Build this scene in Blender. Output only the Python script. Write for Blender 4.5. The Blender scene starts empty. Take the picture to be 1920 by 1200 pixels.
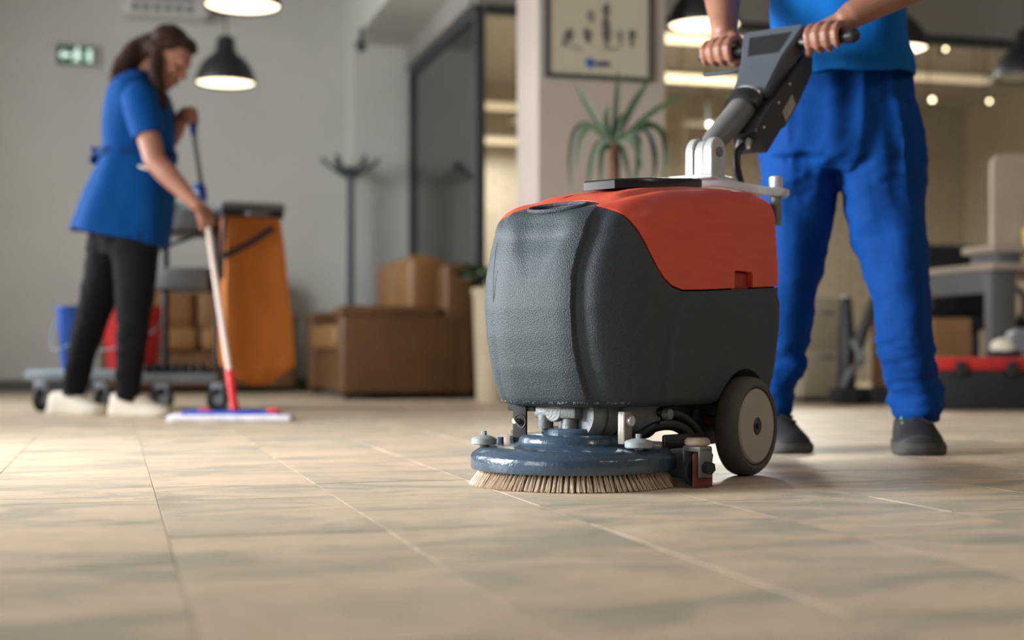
import bpy, bmesh, math, random
from mathutils import Vector, Matrix, noise

random.seed(7)
scene = bpy.context.scene
COL = scene.collection
PI = math.pi
F, HORIZON, EYE = 2667.0, 667.0, 0.255          # focal length in px, horizon row, eye height
YAW = math.radians(15.6)                         # the room is turned against the lens axis
E1 = Vector((math.cos(YAW), math.sin(YAW), 0)); E2 = Vector((-math.sin(YAW), math.cos(YAW), 0))

def srgb(r, g, b):
    f = lambda c: c / 12.92 if c <= 0.04045 else ((c + 0.055) / 1.055) ** 2.4
    return (f(r / 255), f(g / 255), f(b / 255), 1)
def RM(u, v, z=0.0):                             # room axes -> world
    p = E1 * u + E2 * v
    return Vector((p.x, p.y, z))
def U(px, py, Y):                                # photo pixel at a known distance -> world
    return Vector(((px - 960) / F * Y, Y, EYE + (HORIZON - py) / F * Y))

# ---------------------------------------------------------------- camera
cd = bpy.data.cameras.new('camera'); cam = bpy.data.objects.new('camera', cd); COL.objects.link(cam)
cam.location = (0, 0, EYE); cam.rotation_euler = (PI / 2, 0, 0)
cd.sensor_width = 36; cd.lens = 36 * F / 1920
cd.shift_y = (HORIZON - 600) / 1920
cd.clip_start = 0.05; cd.clip_end = 60
cd.dof.use_dof = True; cd.dof.focus_distance = 2.72; cd.dof.aperture_fstop = 2.0
scene.camera = cam

# ---------------------------------------------------------------- world, daylight, exposure
w = bpy.data.worlds.new('world'); scene.world = w; w.use_nodes = True
w.node_tree.nodes['Background'].inputs[0].default_value = (0.75, 0.87, 1.0, 1)
w.node_tree.nodes['Background'].inputs[1].default_value = 1.0
scene.view_settings.view_transform = 'Standard'; scene.view_settings.look = 'None'
scene.view_settings.gamma = 1; scene.view_settings.use_curve_mapping = False
scene.view_settings.exposure = -0.22

def area(name, loc, direction, sx, sy, power, color, spread=180):
    l = bpy.data.lights.new(name, 'AREA'); l.shape = 'RECTANGLE'; l.size = sx; l.size_y = sy
    l.energy = power; l.color = color; l.spread = math.radians(spread)
    o = bpy.data.objects.new(name, l); COL.objects.link(o); o.location = loc
    o.rotation_euler = direction.to_track_quat('-Z', 'Y').to_euler()
    return o
# daylight coming in through the three windows of the left wall
LW_U = -2.35                                     # inner face of the left wall
WIN = [(0.2, 1.6), (2.8, 4.6), (6.2, 8.2)]
for k, (a, b) in enumerate(WIN):
    area('window_daylight', RM(LW_U + 0.08, (a + b) / 2, (1.1, 1.15, 1.7)[k]), E1 * 1.0 + Vector((0, 0, (-0.2, -0.14, -0.05)[k])), b - a, (1.2, 1.2, 2.0)[k], (26, 160, 138)[k], (0.95, 0.98, 1.0), (130, 105, 150)[k])

# unseen ceiling panels added behind the camera as fill for the shaded sides
FILL_PANELS = [(2.6, -0.9), (4.6, 1.2)]
for u, v in FILL_PANELS: area('panel_fill_light', RM(u, v, 2.90), Vector((0, 0.001, -1)), 0.58, 0.58, 26, (1.0, 0.93, 0.84)).rotation_euler = (0, 0, YAW)

# ---------------------------------------------------------------- materials
MATS = {}
def mat(name, c1, c2=None, scale=8.0, rough=0.5, metal=0.0, bump=0.0, bscale=60.0, spec=0.5, coat=0.0,
        emit=None, estr=0.0, stretch=(1, 1, 1), detail=4.0, rvar=0.0, lo=0.35, hi=0.65):
    m = bpy.data.materials.new(name); m.use_nodes = True
    nt = m.node_tree; N = nt.nodes; L = nt.links; b = N['Principled BSDF']
    b.inputs['Roughness'].default_value = rough; b.inputs['Metallic'].default_value = metal
    b.inputs['Specular IOR Level'].default_value = spec; b.inputs['Coat Weight'].default_value = coat
    b.inputs['Base Color'].default_value = c1
    tc = N.new('ShaderNodeTexCoord'); mp = N.new('ShaderNodeMapping'); mp.inputs['Scale'].default_value = stretch
    L.new(tc.outputs['Object'], mp.inputs['Vector'])
    nz = N.new('ShaderNodeTexNoise'); nz.inputs['Scale'].default_value = scale; nz.inputs['Detail'].default_value = detail
    L.new(mp.outputs[0], nz.inputs['Vector'])
    rp = N.new('ShaderNodeValToRGB'); rp.color_ramp.elements[0].position = lo; rp.color_ramp.elements[1].position = hi
    rp.color_ramp.elements[0].color = c1; rp.color_ramp.elements[1].color = c2 or tuple(min(1, x * 1.12) for x in c1[:3]) + (1,)
    L.new(nz.outputs['Fac'], rp.inputs[0]); L.new(rp.outputs[0], b.inputs['Base Color'])
    if rvar:
        mr = N.new('ShaderNodeMapRange'); mr.inputs['To Min'].default_value = max(0.02, rough - rvar); mr.inputs['To Max'].default_value = rough + rvar
        L.new(nz.outputs['Fac'], mr.inputs['Value']); L.new(mr.outputs[0], b.inputs['Roughness'])
    if bump:
        n2 = N.new('ShaderNodeTexNoise'); n2.inputs['Scale'].default_value = bscale; n2.inputs['Detail'].default_value = 3
        L.new(mp.outputs[0], n2.inputs['Vector'])
        bp = N.new('ShaderNodeBump'); bp.inputs['Strength'].default_value = bump; bp.inputs['Distance'].default_value = 0.002
        L.new(n2.outputs['Fac'], bp.inputs['Height']); L.new(bp.outputs[0], b.inputs['Normal'])
    if emit:
        b.inputs['Emission Color'].default_value = emit; b.inputs['Emission Strength'].default_value = estr
    MATS[name] = m
    return m

def floor_material():
    m = bpy.data.materials.new('stone_tile'); m.use_nodes = True
    nt = m.node_tree; N = nt.nodes; L = nt.links; b = N['Principled BSDF']
    tc = N.new('ShaderNodeTexCoord'); oi = N.new('ShaderNodeObjectInfo')
    mu = N.new('ShaderNodeMath'); mu.operation = 'MULTIPLY'; mu.inputs[1].default_value = 57.0
    L.new(oi.outputs['Random'], mu.inputs[0])
    cx = N.new('ShaderNodeCombineXYZ')
    for i in range(3): L.new(mu.outputs[0], cx.inputs[i])
    ad = N.new('ShaderNodeVectorMath'); ad.operation = 'ADD'
    L.new(tc.outputs['Object'], ad.inputs[0]); L.new(cx.outputs[0], ad.inputs[1])
    mp = N.new('ShaderNodeMapping'); mp.inputs['Scale'].default_value = (1.0, 2.0, 1.0); L.new(ad.outputs[0], mp.inputs['Vector'])
    n1 = N.new('ShaderNodeTexNoise'); n1.inputs['Scale'].default_value = 3.0; n1.inputs['Detail'].default_value = 7; n1.inputs['Distortion'].default_value = 0.9
    n1.inputs['Roughness'].default_value = 0.62
    L.new(mp.outputs[0], n1.inputs['Vector'])
    r1 = N.new('ShaderNodeValToRGB'); cr = r1.color_ramp
    cr.elements[0].position = 0.33; cr.elements[0].color = srgb(170, 160, 142)
    cr.elements[1].position = 0.72; cr.elements[1].color = srgb(226, 206, 183)
    e = cr.elements.new(0.44); e.color = srgb(189, 176, 155)
    e = cr.elements.new(0.52); e.color = srgb(209, 189, 164)
    e = cr.elements.new(0.60); e.color = srgb(218, 194, 166)
    L.new(n1.outputs['Fac'], r1.inputs[0])
    n2 = N.new('ShaderNodeTexNoise'); n2.inputs['Scale'].default_value = 26; n2.inputs['Detail'].default_value = 8; n2.inputs['Distortion'].default_value = 0.6
    L.new(mp.outputs[0], n2.inputs['Vector'])
    r2 = N.new('ShaderNodeValToRGB'); r2.color_ramp.elements[0].position = 0.36; r2.color_ramp.elements[0].color = (0.86, 0.86, 0.84, 1)
    r2.color_ramp.elements[1].position = 0.52; r2.color_ramp.elements[1].color = (1, 1, 1, 1)
    L.new(n2.outputs['Fac'], r2.inputs[0])
    mx = N.new('ShaderNodeMix'); mx.data_type = 'RGBA'; mx.blend_type = 'MULTIPLY'; mx.inputs['Factor'].default_value = 0.7
    L.new(r1.outputs[0], mx.inputs[6]); L.new(r2.outputs[0], mx.inputs[7]); L.new(mx.outputs[2], b.inputs['Base Color'])
    mr = N.new('ShaderNodeMapRange'); mr.inputs['To Min'].default_value = 0.38; mr.inputs['To Max'].default_value = 0.58
    L.new(n2.outputs['Fac'], mr.inputs['Value']); L.new(mr.outputs[0], b.inputs['Roughness'])
    bp = N.new('ShaderNodeBump'); bp.inputs['Strength'].default_value = 0.25; bp.inputs['Distance'].default_value = 0.003
    L.new(n1.outputs['Fac'], bp.inputs['Height']); L.new(bp.outputs[0], b.inputs['Normal'])
    b.inputs['Specular IOR Level'].default_value = 0.35
    MATS['stone_tile'] = m
floor_material()

def glass_material(name, tint, refl):
    m = bpy.data.materials.new(name); m.use_nodes = True
    nt = m.node_tree; N = nt.nodes; L = nt.links
    for n in list(N):
        if n.type == 'BSDF_PRINCIPLED': N.remove(n)
    t = N.new('ShaderNodeBsdfTransparent'); t.inputs[0].default_value = tint
    g = N.new('ShaderNodeBsdfGlossy'); g.inputs['Roughness'].default_value = 0.01; g.inputs[0].default_value = (0.9, 0.95, 0.95, 1)
    fr = N.new('ShaderNodeFresnel'); fr.inputs[0].default_value = refl
    mx = N.new('ShaderNodeMixShader'); L.new(fr.outputs[0], mx.inputs[0]); L.new(t.outputs[0], mx.inputs[1]); L.new(g.outputs[0], mx.inputs[2])
    L.new(mx.outputs[0], N['Material Output'].inputs[0])
    MATS[name] = m
glass_material('clear_glass', (0.86, 0.88, 0.86, 1), 1.5)
glass_material('reflective_glass', (0.74, 0.76, 0.74, 1), 3.2)

mat('grout', srgb(165, 150, 132), rough=0.9)
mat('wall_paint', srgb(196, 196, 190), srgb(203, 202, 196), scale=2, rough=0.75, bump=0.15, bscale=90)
mat('column_paint', srgb(176, 163, 152), srgb(182, 170, 159), scale=2, rough=0.7, bump=0.1)
mat('office_paint', srgb(168, 156, 138), srgb(176, 165, 147), scale=2, rough=0.8)
mat('dark_wall', srgb(172, 166, 158), scale=2, rough=0.8)
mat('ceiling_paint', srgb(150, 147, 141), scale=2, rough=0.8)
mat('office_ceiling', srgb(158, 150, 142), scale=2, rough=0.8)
mat('baseboard', srgb(92, 90, 86), rough=0.6)
mat('dark_frame', srgb(58, 62, 62), rough=0.45)
mat('tank_plastic', srgb(36, 47, 54), srgb(57, 70, 77), scale=420, rough=0.55, bump=0.8, bscale=420, rvar=0.05)
mat('tank_scuff', srgb(138, 144, 146), srgb(110, 116, 118), scale=60, rough=0.7)
mat('red_plastic', srgb(218, 78, 54), srgb(224, 86, 61), scale=9, rough=0.48, stretch=(6, 1, 6), bump=0.12, bscale=60)
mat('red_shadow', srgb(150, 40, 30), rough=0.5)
mat('black_plastic', srgb(27, 28, 30), rough=0.42, bump=0.15, bscale=200)
mat('gloss_black', srgb(26, 28, 32), rough=0.18, coat=0.4)
mat('rubber', srgb(80, 77, 72), srgb(90, 86, 80), scale=18, rough=0.8, bump=0.4, bscale=90)
mat('rubber_dark', srgb(36, 36, 36), rough=0.85)
mat('hub_plastic', srgb(165, 160, 150), srgb(172, 166, 156), scale=6, rough=0.6, bump=0.1)
mat('deck_paint', srgb(54, 72, 90), srgb(62, 81, 98), scale=20, rough=0.22, bump=0.5, bscale=130, coat=0.3)
mat('roller', srgb(136, 146, 146), srgb(150, 158, 156), scale=30, rough=0.5)
mat('roller_cream', srgb(172, 158, 134), srgb(150, 136, 116), scale=30, rough=0.6)
mat('bristle', srgb(226, 206, 182), srgb(198, 176, 152), scale=60, rough=0.7)
mat('cast_alloy', srgb(112, 116, 117), srgb(128, 131, 131), scale=60, rough=0.5, metal=0.35, bump=0.5, bscale=200)
mat('silver', srgb(214, 214, 214), srgb(196, 197, 199), scale=40, rough=0.3, metal=0.45, bump=0.15, bscale=200)
mat('steel_plate', srgb(168, 160, 150), srgb(150, 143, 133), scale=30, rough=0.42, metal=0.6)
mat('arm_grey', srgb(104, 104, 103), srgb(112, 112, 110), scale=20, rough=0.5)
mat('head_grey', srgb(70, 76, 84), srgb(76, 82, 90), scale=12, rough=0.42)
mat('rust_rubber', srgb(120, 62, 48), srgb(90, 50, 42), scale=30, rough=0.7)
mat('sticker', srgb(168, 160, 148), srgb(140, 132, 122), scale=90, rough=0.6)
mat('work_blue', srgb(0, 84, 156), srgb(0, 92, 166), scale=5, spec=0.15, rough=0.8, bump=0.3, bscale=300)
mat('trouser_blue', srgb(0, 52, 116), srgb(0, 60, 128), scale=6, spec=0.15, rough=0.8, bump=0.3, bscale=300)
mat('tunic_blue', srgb(0, 66, 130), srgb(0, 72, 140), scale=5, spec=0.15, rough=0.8, bump=0.2, bscale=250)
mat('apron_blue', srgb(4, 48, 100), srgb(4, 52, 108), scale=5, spec=0.15, rough=0.8)
mat('skin', srgb(134, 90, 71), srgb(146, 100, 80), scale=14, rough=0.5, bump=0.12, bscale=120)
mat('skin_woman', srgb(158, 108, 86), srgb(166, 116, 93), scale=14, rough=0.5)
mat('nail', srgb(214, 170, 150), rough=0.35)
mat('hair_brown', srgb(46, 31, 26), srgb(66, 44, 35), scale=10, spec=0.15, rough=0.6, stretch=(8, 8, 1), bump=0.5, bscale=60)
mat('lips', srgb(150, 84, 78), rough=0.45)
mat('eye_white', srgb(225, 222, 216), rough=0.2)
mat('iris', srgb(60, 42, 30), rough=0.2)
mat('legging', srgb(19, 20, 23), srgb(23, 24, 27), scale=10, spec=0.15, rough=0.85)
mat('white_canvas', srgb(218, 208, 192), srgb(224, 215, 200), scale=20, rough=0.8)
mat('white_rubber', srgb(205, 196, 180), rough=0.7)
mat('shoe_black', srgb(27, 29, 32), srgb(35, 37, 40), scale=18, rough=0.75, bump=0.4, bscale=120)
mat('shoe_sole', srgb(66, 64, 59), srgb(56, 54, 50), scale=30, rough=0.8)
mat('lace_green', srgb(130, 200, 130), srgb(40, 60, 44), scale=170, rough=0.7)
mat('leather', srgb(98, 69, 42), srgb(108, 77, 47), scale=6, rough=0.5, bump=0.3, bscale=120)
mat('leather_light', srgb(132, 95, 55), srgb(142, 103, 61), scale=6, rough=0.5, bump=0.3, bscale=120)
mat('orange_cloth', srgb(186, 106, 32), srgb(196, 114, 36), scale=5, rough=0.7, bump=0.3, bscale=40)
mat('cart_grey', srgb(104, 107, 112), srgb(112, 115, 119), scale=10, rough=0.5)
mat('cart_pale', srgb(150, 163, 174), srgb(140, 152, 162), scale=10, rough=0.5)
mat('bucket_red', srgb(196, 30, 36), srgb(204, 38, 42), scale=8, rough=0.4)
mat('bucket_blue', srgb(24, 74, 160), srgb(28, 82, 170), scale=8, rough=0.4)
mat('mop_red', srgb(214, 40, 52), rough=0.4)
mat('mop_blue', srgb(24, 70, 176), rough=0.45)
mat('mop_white', srgb(226, 224, 228), srgb(206, 204, 212), scale=60, rough=0.9, bump=1.0, bscale=120)
mat('pole', srgb(222, 202, 190), srgb(214, 194, 184), scale=10, rough=0.35)
mat('pole_grey', srgb(150, 156, 158), rough=0.35, metal=0.3)
mat('bottle_green', srgb(168, 196, 60), rough=0.35)
mat('bottle_white', srgb(206, 218, 226), srgb(150, 186, 212), scale=14, rough=0.35)
mat('stand_metal', srgb(62, 74, 80), srgb(66, 78, 84), rough=0.4)
mat('shade_black', srgb(30, 32, 33), rough=0.5)
mat('shade_inner', srgb(230, 222, 200), rough=0.6)
mat('lamp_glow', (1, 0.9, 0.7, 1), rough=0.5, emit=(1.0, 0.83, 0.55, 1), estr=4.5)
mat('lamp_unlit', srgb(190, 184, 160), rough=0.5)
mat('tube_glow', (1, 0.88, 0.68, 1), rough=0.5, emit=(1.0, 0.80, 0.50, 1), estr=3.2)
mat('tube_dim', (1, 0.88, 0.7, 1), rough=0.5, emit=(1.0, 0.78, 0.52, 1), estr=0.55)
mat('spot_glow', (1, 0.9, 0.7, 1), rough=0.5, emit=(1.0, 0.80, 0.50, 1), estr=14.0)
mat('exit_green', srgb(20, 70, 50), rough=0.4, emit=srgb(20, 84, 58), estr=0.25)
mat('exit_white', srgb(220, 240, 225), rough=0.4, emit=(0.75, 1, 0.85, 1), estr=0.9)
mat('white_plastic', srgb(196, 194, 190), rough=0.4)
mat('vent_grey', srgb(120, 120, 122), rough=0.5)
mat('poster_paper', srgb(186, 178, 158), srgb(190, 182, 162), scale=3, rough=0.35)
mat('poster_ink', srgb(92, 90, 84), rough=0.6)
mat('poster_light_ink', srgb(128, 124, 114), rough=0.6)
mat('logo_blue', srgb(40, 92, 150), rough=0.5)
mat('logo_navy', srgb(40, 46, 92), rough=0.5)
mat('leaf', srgb(46, 74, 44), srgb(66, 94, 58), scale=8, rough=0.45)
mat('leaf_dark', srgb(30, 52, 28), srgb(44, 70, 36), scale=8, rough=0.45)
mat('trunk', srgb(96, 70, 52), srgb(118, 88, 66), scale=30, rough=0.9, bump=1.0, bscale=60, stretch=(1, 1, 4))
mat('soil', srgb(50, 38, 30), rough=0.95, bump=1, bscale=80)
mat('pot_grey', srgb(128, 124, 118), rough=0.6)
mat('pot_cream', srgb(188, 172, 144), srgb(178, 162, 134), scale=6, rough=0.6)
mat('desk_wood', srgb(148, 134, 120), srgb(158, 144, 129), scale=12, stretch=(1, 8, 1), rough=0.45)
mat('desk_grey', srgb(88, 88, 89), srgb(94, 94, 95), scale=6, rough=0.5)
mat('screen_beige', srgb(178, 164, 148), rough=0.8)
mat('cardboard', srgb(128, 96, 62), srgb(138, 104, 68), scale=8, rough=0.85)
mat('board_pale', srgb(158, 126, 96), srgb(166, 134, 102), scale=8, rough=0.7)
mat('box_red', srgb(176, 36, 34), rough=0.45)
mat('box_black', srgb(30, 31, 34), rough=0.5)
mat('cabinet_cream', srgb(160, 150, 130), rough=0.5)
mat('fabric_black', srgb(32, 32, 34), rough=0.9)
mat('amber', srgb(220, 180, 90), rough=0.2)

# ---------------------------------------------------------------- mesh tools
class MB:
    def __init__(s): s.v = []; s.f = []
    def add(s, vs, fs):
        o = len(s.v); s.v += [Vector(x) for x in vs]; s.f += [tuple(i + o for i in f) for f in fs]; return s
    def box(s, c, size, rz=0.0, bev=0.0, seg=2, M=None):
        bm = bmesh.new(); bmesh.ops.create_cube(bm, size=1.0)
        for v in bm.verts: v.co = Vector((v.co.x * size[0], v.co.y * size[1], v.co.z * size[2]))
        if bev: bmesh.ops.bevel(bm, geom=bm.edges[:], offset=min(bev, min(size) * 0.49), segments=seg, affect='EDGES', profile=0.5)
        T = Matrix.Translation(Vector(c)) @ (M if M is not None else Matrix.Rotation(rz, 4, 'Z'))
        bm.verts.index_update()
        s.add([T @ v.co for v in bm.verts], [[v.index for v in f.verts] for f in bm.faces]); bm.free(); return s
    def rbox(s, u0, u1, v0, v1, z0, z1, bev=0.0, seg=2):       # box on the room's axes
        return s.box(RM((u0 + u1) / 2, (v0 + v1) / 2, (z0 + z1) / 2), (u1 - u0, v1 - v0, z1 - z0), YAW, bev, seg)
    def rings(s, rings, cap0=True, cap1=True):
        n = len(rings[0]); o = len(s.v)
        for r in rings: s.v += [Vector(p) for p in r]
        for k in range(len(rings) - 1):
            for i in range(n):
                j = (i + 1) % n
                s.f.append((o + k * n + i, o + k * n + j, o + (k + 1) * n + j, o + (k + 1) * n + i))
        if cap0: s.f.append(tuple(o + i for i in range(n))[::-1])
        if cap1: s.f.append(tuple(o + (len(rings) - 1) * n + i for i in range(n)))
        return s
    def chain(s, pts, rad, n=14, side=None, cap=True):
        """tapered tube through points; rad = r or (ra along side, rb across)"""
        pts = [Vector(p) for p in pts]; R = [(r, r) if not isinstance(r, (tuple, list)) else r for r in rad]
        rg = []; ref = Vector(side) if side is not None else None
        K = len(pts); prev = None
        for k in range(K):
            t = (pts[min(k + 1, K - 1)] - pts[max(k - 1, 0)]).normalized()
            if ref is not None: a = ref - t * ref.dot(t)
            elif prev is not None: a = prev - t * prev.dot(t)
            else: a = t.orthogonal()
            a.normalize(); b = t.cross(a); prev = a
            def ring(c, f): return [c + a * (R[k][0] * f * math.cos(2 * PI * i / n)) + b * (R[k][1] * f * math.sin(2 * PI * i / n)) for i in range(n)]
            m = min(R[k])
            if cap and k == 0:
                for q in (0.15, 0.55, 0.85): rg.append(ring(pts[0] - t * (m * math.sqrt(1 - q * q)), q))
            rg.append(ring(pts[k], 1))
            if cap and k == K - 1:
                for q in (0.85, 0.55, 0.15): rg.append(ring(pts[k] + t * (m * math.sqrt(1 - q * q)), q))
        return s.rings(rg)
    def cyl(s, p0, p1, r0, r1=None, n=24, bev=0.0):
        p0 = Vector(p0); p1 = Vector(p1); t = (p1 - p0).normalized(); a = t.orthogonal().normalized(); b = t.cross(a); r1 = r0 if r1 is None else r1
        ring = lambda c, r: [c + a * r * math.cos(2 * PI * i / n) + b * r * math.sin(2 * PI * i / n) for i in range(n)]
        if bev: return s.rings([ring(p0, r0 - bev), ring(p0 + t * bev, r0), ring(p1 - t * bev, r1), ring(p1, r1 - bev)])
        return s.rings([ring(p0, r0), ring(p1, r1)])
    def lathe(s, c, prof, axis=(0, 0, 1), n=48, closed=False):
        c = Vector(c); t = Vector(axis).normalized(); a = t.orthogonal().normalized() if abs(t.z) < 0.99 else Vector((1, 0, 0)); b = t.cross(a)
        rg = [[c + t * z + a * (max(r, 1e-4) * math.cos(2 * PI * i / n)) + b * (max(r, 1e-4) * math.sin(2 * PI * i / n)) for i in range(n)] for r, z in prof]
        if closed: return s.rings(rg + [rg[0]], False, False)
        return s.rings(rg)
    def ball(s, c, r, M=None, n=16, m=10):
        c = Vector(c); r = r if isinstance(r, (tuple, list)) else (r, r, r)
        rg = []
        for k in range(m + 1):
            th = PI * k / m; sr = max(math.sin(th), 0.002)
            ring = []
            for i in range(n):
                p = Vector((r[0] * sr * math.cos(2 * PI * i / n), r[1] * sr * math.sin(2 * PI * i / n), -r[2] * math.cos(th)))
                ring.append(c + (M @ p if M is not None else p))
            rg.append(ring)
        return s.rings(rg)
    def prism(s, poly, t0, t1, fn):            # 2-D polygon swept from t0 to t1; fn(x, y, t) -> world
        n = len(poly); return s.rings([[fn(x, y, t0) for x, y in poly], [fn(x, y, t1) for x, y in poly]])
    def torus(s, c, R, r, axis=(0, 0, 1), n=40, m=10, sx=1.0):
        c = Vector(c); t = Vector(axis).normalized(); a = t.orthogonal().normalized() if abs(t.z) < 0.99 else Vector((1, 0, 0)); b = t.cross(a)
        rg = []
        for i in range(n):
            d = a * math.cos(2 * PI * i / n) * sx + b * math.sin(2 * PI * i / n)
            rg.append([c + d * (R + r * math.cos(2 * PI * j / m)) + t * (r * math.sin(2 * PI * j / m)) for j in range(m)])
        return s.rings(rg + [rg[0]], False, False)
    def mesh(s, name):
        me = bpy.data.meshes.new(name); me.from_pydata([tuple(v) for v in s.v], [], s.f); me.validate(); me.update()
        return me
    def build(s, name, m, parent=None, smooth=35, origin=None):
        return link(name, s.mesh(name), m, parent, smooth, origin)

WM = {}
def fix_normals(me):
    bm = bmesh.new(); bm.from_mesh(me); bmesh.ops.recalc_face_normals(bm, faces=bm.faces[:]); bm.to_mesh(me); bm.free()
def link(name, me, m, parent=None, smooth=35, origin=None, recalc=True):
    if recalc: fix_normals(me)
    if smooth:
        me.polygons.foreach_set('use_smooth', [True] * len(me.polygons)); me.set_sharp_from_angle(angle=math.radians(smooth))
    me.materials.clear(); me.materials.append(MATS[m])
    o = bpy.data.objects.new(name, me); COL.objects.link(o)
    if parent is not None:
        me.transform(WM[parent.name].inverted()); o.parent = parent; WM[o.name] = WM[parent.name].copy()
    else:
        if origin is None:
            xs = [v.co for v in me.vertices]
            origin = Vector(((min(v.x for v in xs) + max(v.x for v in xs)) / 2, (min(v.y for v in xs) + max(v.y for v in xs)) / 2, min(v.z for v in xs)))
        T = Matrix.Translation(origin); me.transform(T.inverted()); o.location = origin; WM[o.name] = T
    return o
def thing(name, label, cat, loc, rz=0.0, group=None):
    o = bpy.data.objects.new(name, None); COL.objects.link(o); o.empty_display_size = 0.05
    o.location = loc; o.rotation_euler = (0, 0, rz); WM[o.name] = Matrix.Translation(Vector(loc)) @ Matrix.Rotation(rz, 4, 'Z')
    return tag(o, label, cat, group)
def tag(o, label, cat, group=None):
    o['label'] = label; o['category'] = cat
    if group: o['group'] = group
    return o
def struct(o, label, cat):
    o['kind'] = 'structure'; o['label'] = label; o['category'] = cat; return o
def remesh(mb, voxel, smooth=4):
    me = mb.mesh('tmp'); fix_normals(me)
    o = bpy.data.objects.new('tmp', me); COL.objects.link(o)
    r = o.modifiers.new('r', 'REMESH'); r.mode = 'VOXEL'; r.voxel_size = voxel
    if smooth:
        sm = o.modifiers.new('s', 'SMOOTH'); sm.factor = 0.5; sm.iterations = smooth
    return bake(o)
def bake(o):
    dg = bpy.context.evaluated_depsgraph_get(); dg.update()
    ev = o.evaluated_get(dg); me = bpy.data.meshes.new_from_object(ev, preserve_all_data_layers=False, depsgraph=dg)
    old = o.data; bpy.data.objects.remove(o); bpy.data.meshes.remove(old)
    return me
def boolean(me, cutters):                        # cutters: list of (mesh, 'DIFFERENCE' / 'INTERSECT')
    o = bpy.data.objects.new('tmp', me); COL.objects.link(o); tmp = []
    for c, op in cutters:
        co = bpy.data.objects.new('cut', c); COL.objects.link(co); tmp.append(co)
        b = o.modifiers.new('b', 'BOOLEAN'); b.operation = op; b.object = co; b.solver = 'EXACT'
    r = bake(o)
    for c in tmp: bpy.data.objects.remove(c)
    return r
def folds(me, amp, scale, stretch=(1, 1, 1), seed=0.0, mask=None):
    S = Vector(stretch)
    for v, n in [(v, v.normal.copy()) for v in me.vertices]:
        p = Vector((v.co.x * S.x, v.co.y * S.y, v.co.z * S.z)) * scale + Vector((seed, seed * 1.7, 0))
        k = 1.0 if mask is None else mask(v.co)
        v.co += n * (amp * k * (noise.noise(p) + 0.45 * noise.noise(p * 2.1)))
    me.update()
def lerp(a, b, t): return a + (b - a) * t
def sstep(a, b, x):
    t = max(0.0, min(1.0, (x - a) / (b - a))); return t * t * (3 - 2 * t)
def interp(x, pts):
    if x <= pts[0][0]: return pts[0][1]
    for (x0, y0), (x1, y1) in zip(pts, pts[1:]):
        if x <= x1: return lerp(y0, y1, (x - x0) / (x1 - x0))
    return pts[-1][1]
def spline(pts, n):                              # Catmull-Rom through points
    pts = [Vector(p) for p in pts]; P = [pts[0] * 2 - pts[1]] + pts + [pts[-1] * 2 - pts[-2]]; out = []
    for k in range(1, len(P) - 2):
        for i in range(n):
            t = i / n; a, b, c, d = P[k - 1], P[k], P[k + 1], P[k + 2]
            out.append(0.5 * ((2 * b) + (c - a) * t + (2 * a - 5 * b + 4 * c - d) * t * t + (3 * b - a - 3 * c + d) * t ** 3))
    return out + [pts[-1]]

# ================================================================ SETTING
BACK, GL_U, GL_V, CEIL = 10.6, 2.09, 8.21, 2.95
floor = struct(MB().rbox(-3.3, 8.6, -2.6, 13.4, -0.08, -0.003).build('floor', 'grout', smooth=0, origin=Vector((0, 0, 0))),
               'floor of beige stone-look tiles running through the whole room', 'floor')
TW, TD = 0.3112, 0.2645
cells = []
for i in range(-16, 30):
    for j in range(-2, 44):
        u0 = 0.072 + i * TW; v0 = 2.046 + (j - 7) * TD
        if v0 > 10.5 and u0 < 2: continue
        c = RM(u0 + TW / 2, v0 + TD / 2)
        if c.y < 0.2 or c.y > 10.6 or u0 < LW_U - 0.3 or abs(c.x) > 0.36 * c.y + 2.0: continue
        seen = c.y > 1.0 and abs(c.x) < 0.36 * c.y + 0.2
        cells.append((0 if seen else 1, c.y, u0, v0))
cells.sort()
tb = MB().box((0, 0, -0.006), (TW - 0.0014, TD - 0.0014, 0.012), 0, 0.0004, 1)
tme = tb.mesh('tile'); fix_normals(tme); tme.materials.append(MATS['stone_tile'])
for k, (_, d, u0, v0) in enumerate(cells[:300]):
    o = bpy.data.objects.new('tile', tme); COL.objects.link(o); o.parent = floor
    o.location = RM(u0 + TW / 2, v0 + TD / 2, random.uniform(-0.0004, 0.0004)); o.rotation_euler = (0, 0, YAW)
far = MB()
for _, d, u0, v0 in cells[300:]:
    far.rbox(u0 + 0.002, u0 + TW - 0.002, v0 + 0.002, v0 + TD - 0.002, -0.012, 0)
fo = far.build('far_tiles', 'stone_tile', floor, smooth=0); fo['kind'] = 'stuff'
# floor out of view carries the same tiles as one plain layer, slightly lower
# walls
struct(MB().rbox(-3.3, GL_U + 0.1, BACK, BACK + 0.15, -0.05, CEIL).build('wall_back', 'wall_paint', smooth=0), 'plain pale grey plaster wall behind the cleaning woman', 'wall')
struct(MB().rbox(-3.3, GL_U - 0.38, BACK - 0.018, BACK, 0, 0.085, 0.004).build('baseboard_back', 'baseboard', smooth=0), 'dark grey skirting board along the back wall', 'baseboard')
lw = MB()
lw.rbox(LW_U - 0.15, LW_U, -2.6, BACK + 0.15, -0.05, 0.5).rbox(LW_U - 0.15, LW_U, -2.6, BACK + 0.15, 2.6, CEIL)
ed = [-2.6] + [x for p in WIN for x in p] + [BACK + 0.15]
for k in range(0, len(ed), 2): lw.rbox(LW_U - 0.15, LW_U, ed[k], ed[k + 1], 0.5, 2.6)
struct(lw.build('wall_left', 'wall_paint', smooth=0), 'pale grey wall with three wide window openings', 'wall')
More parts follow.
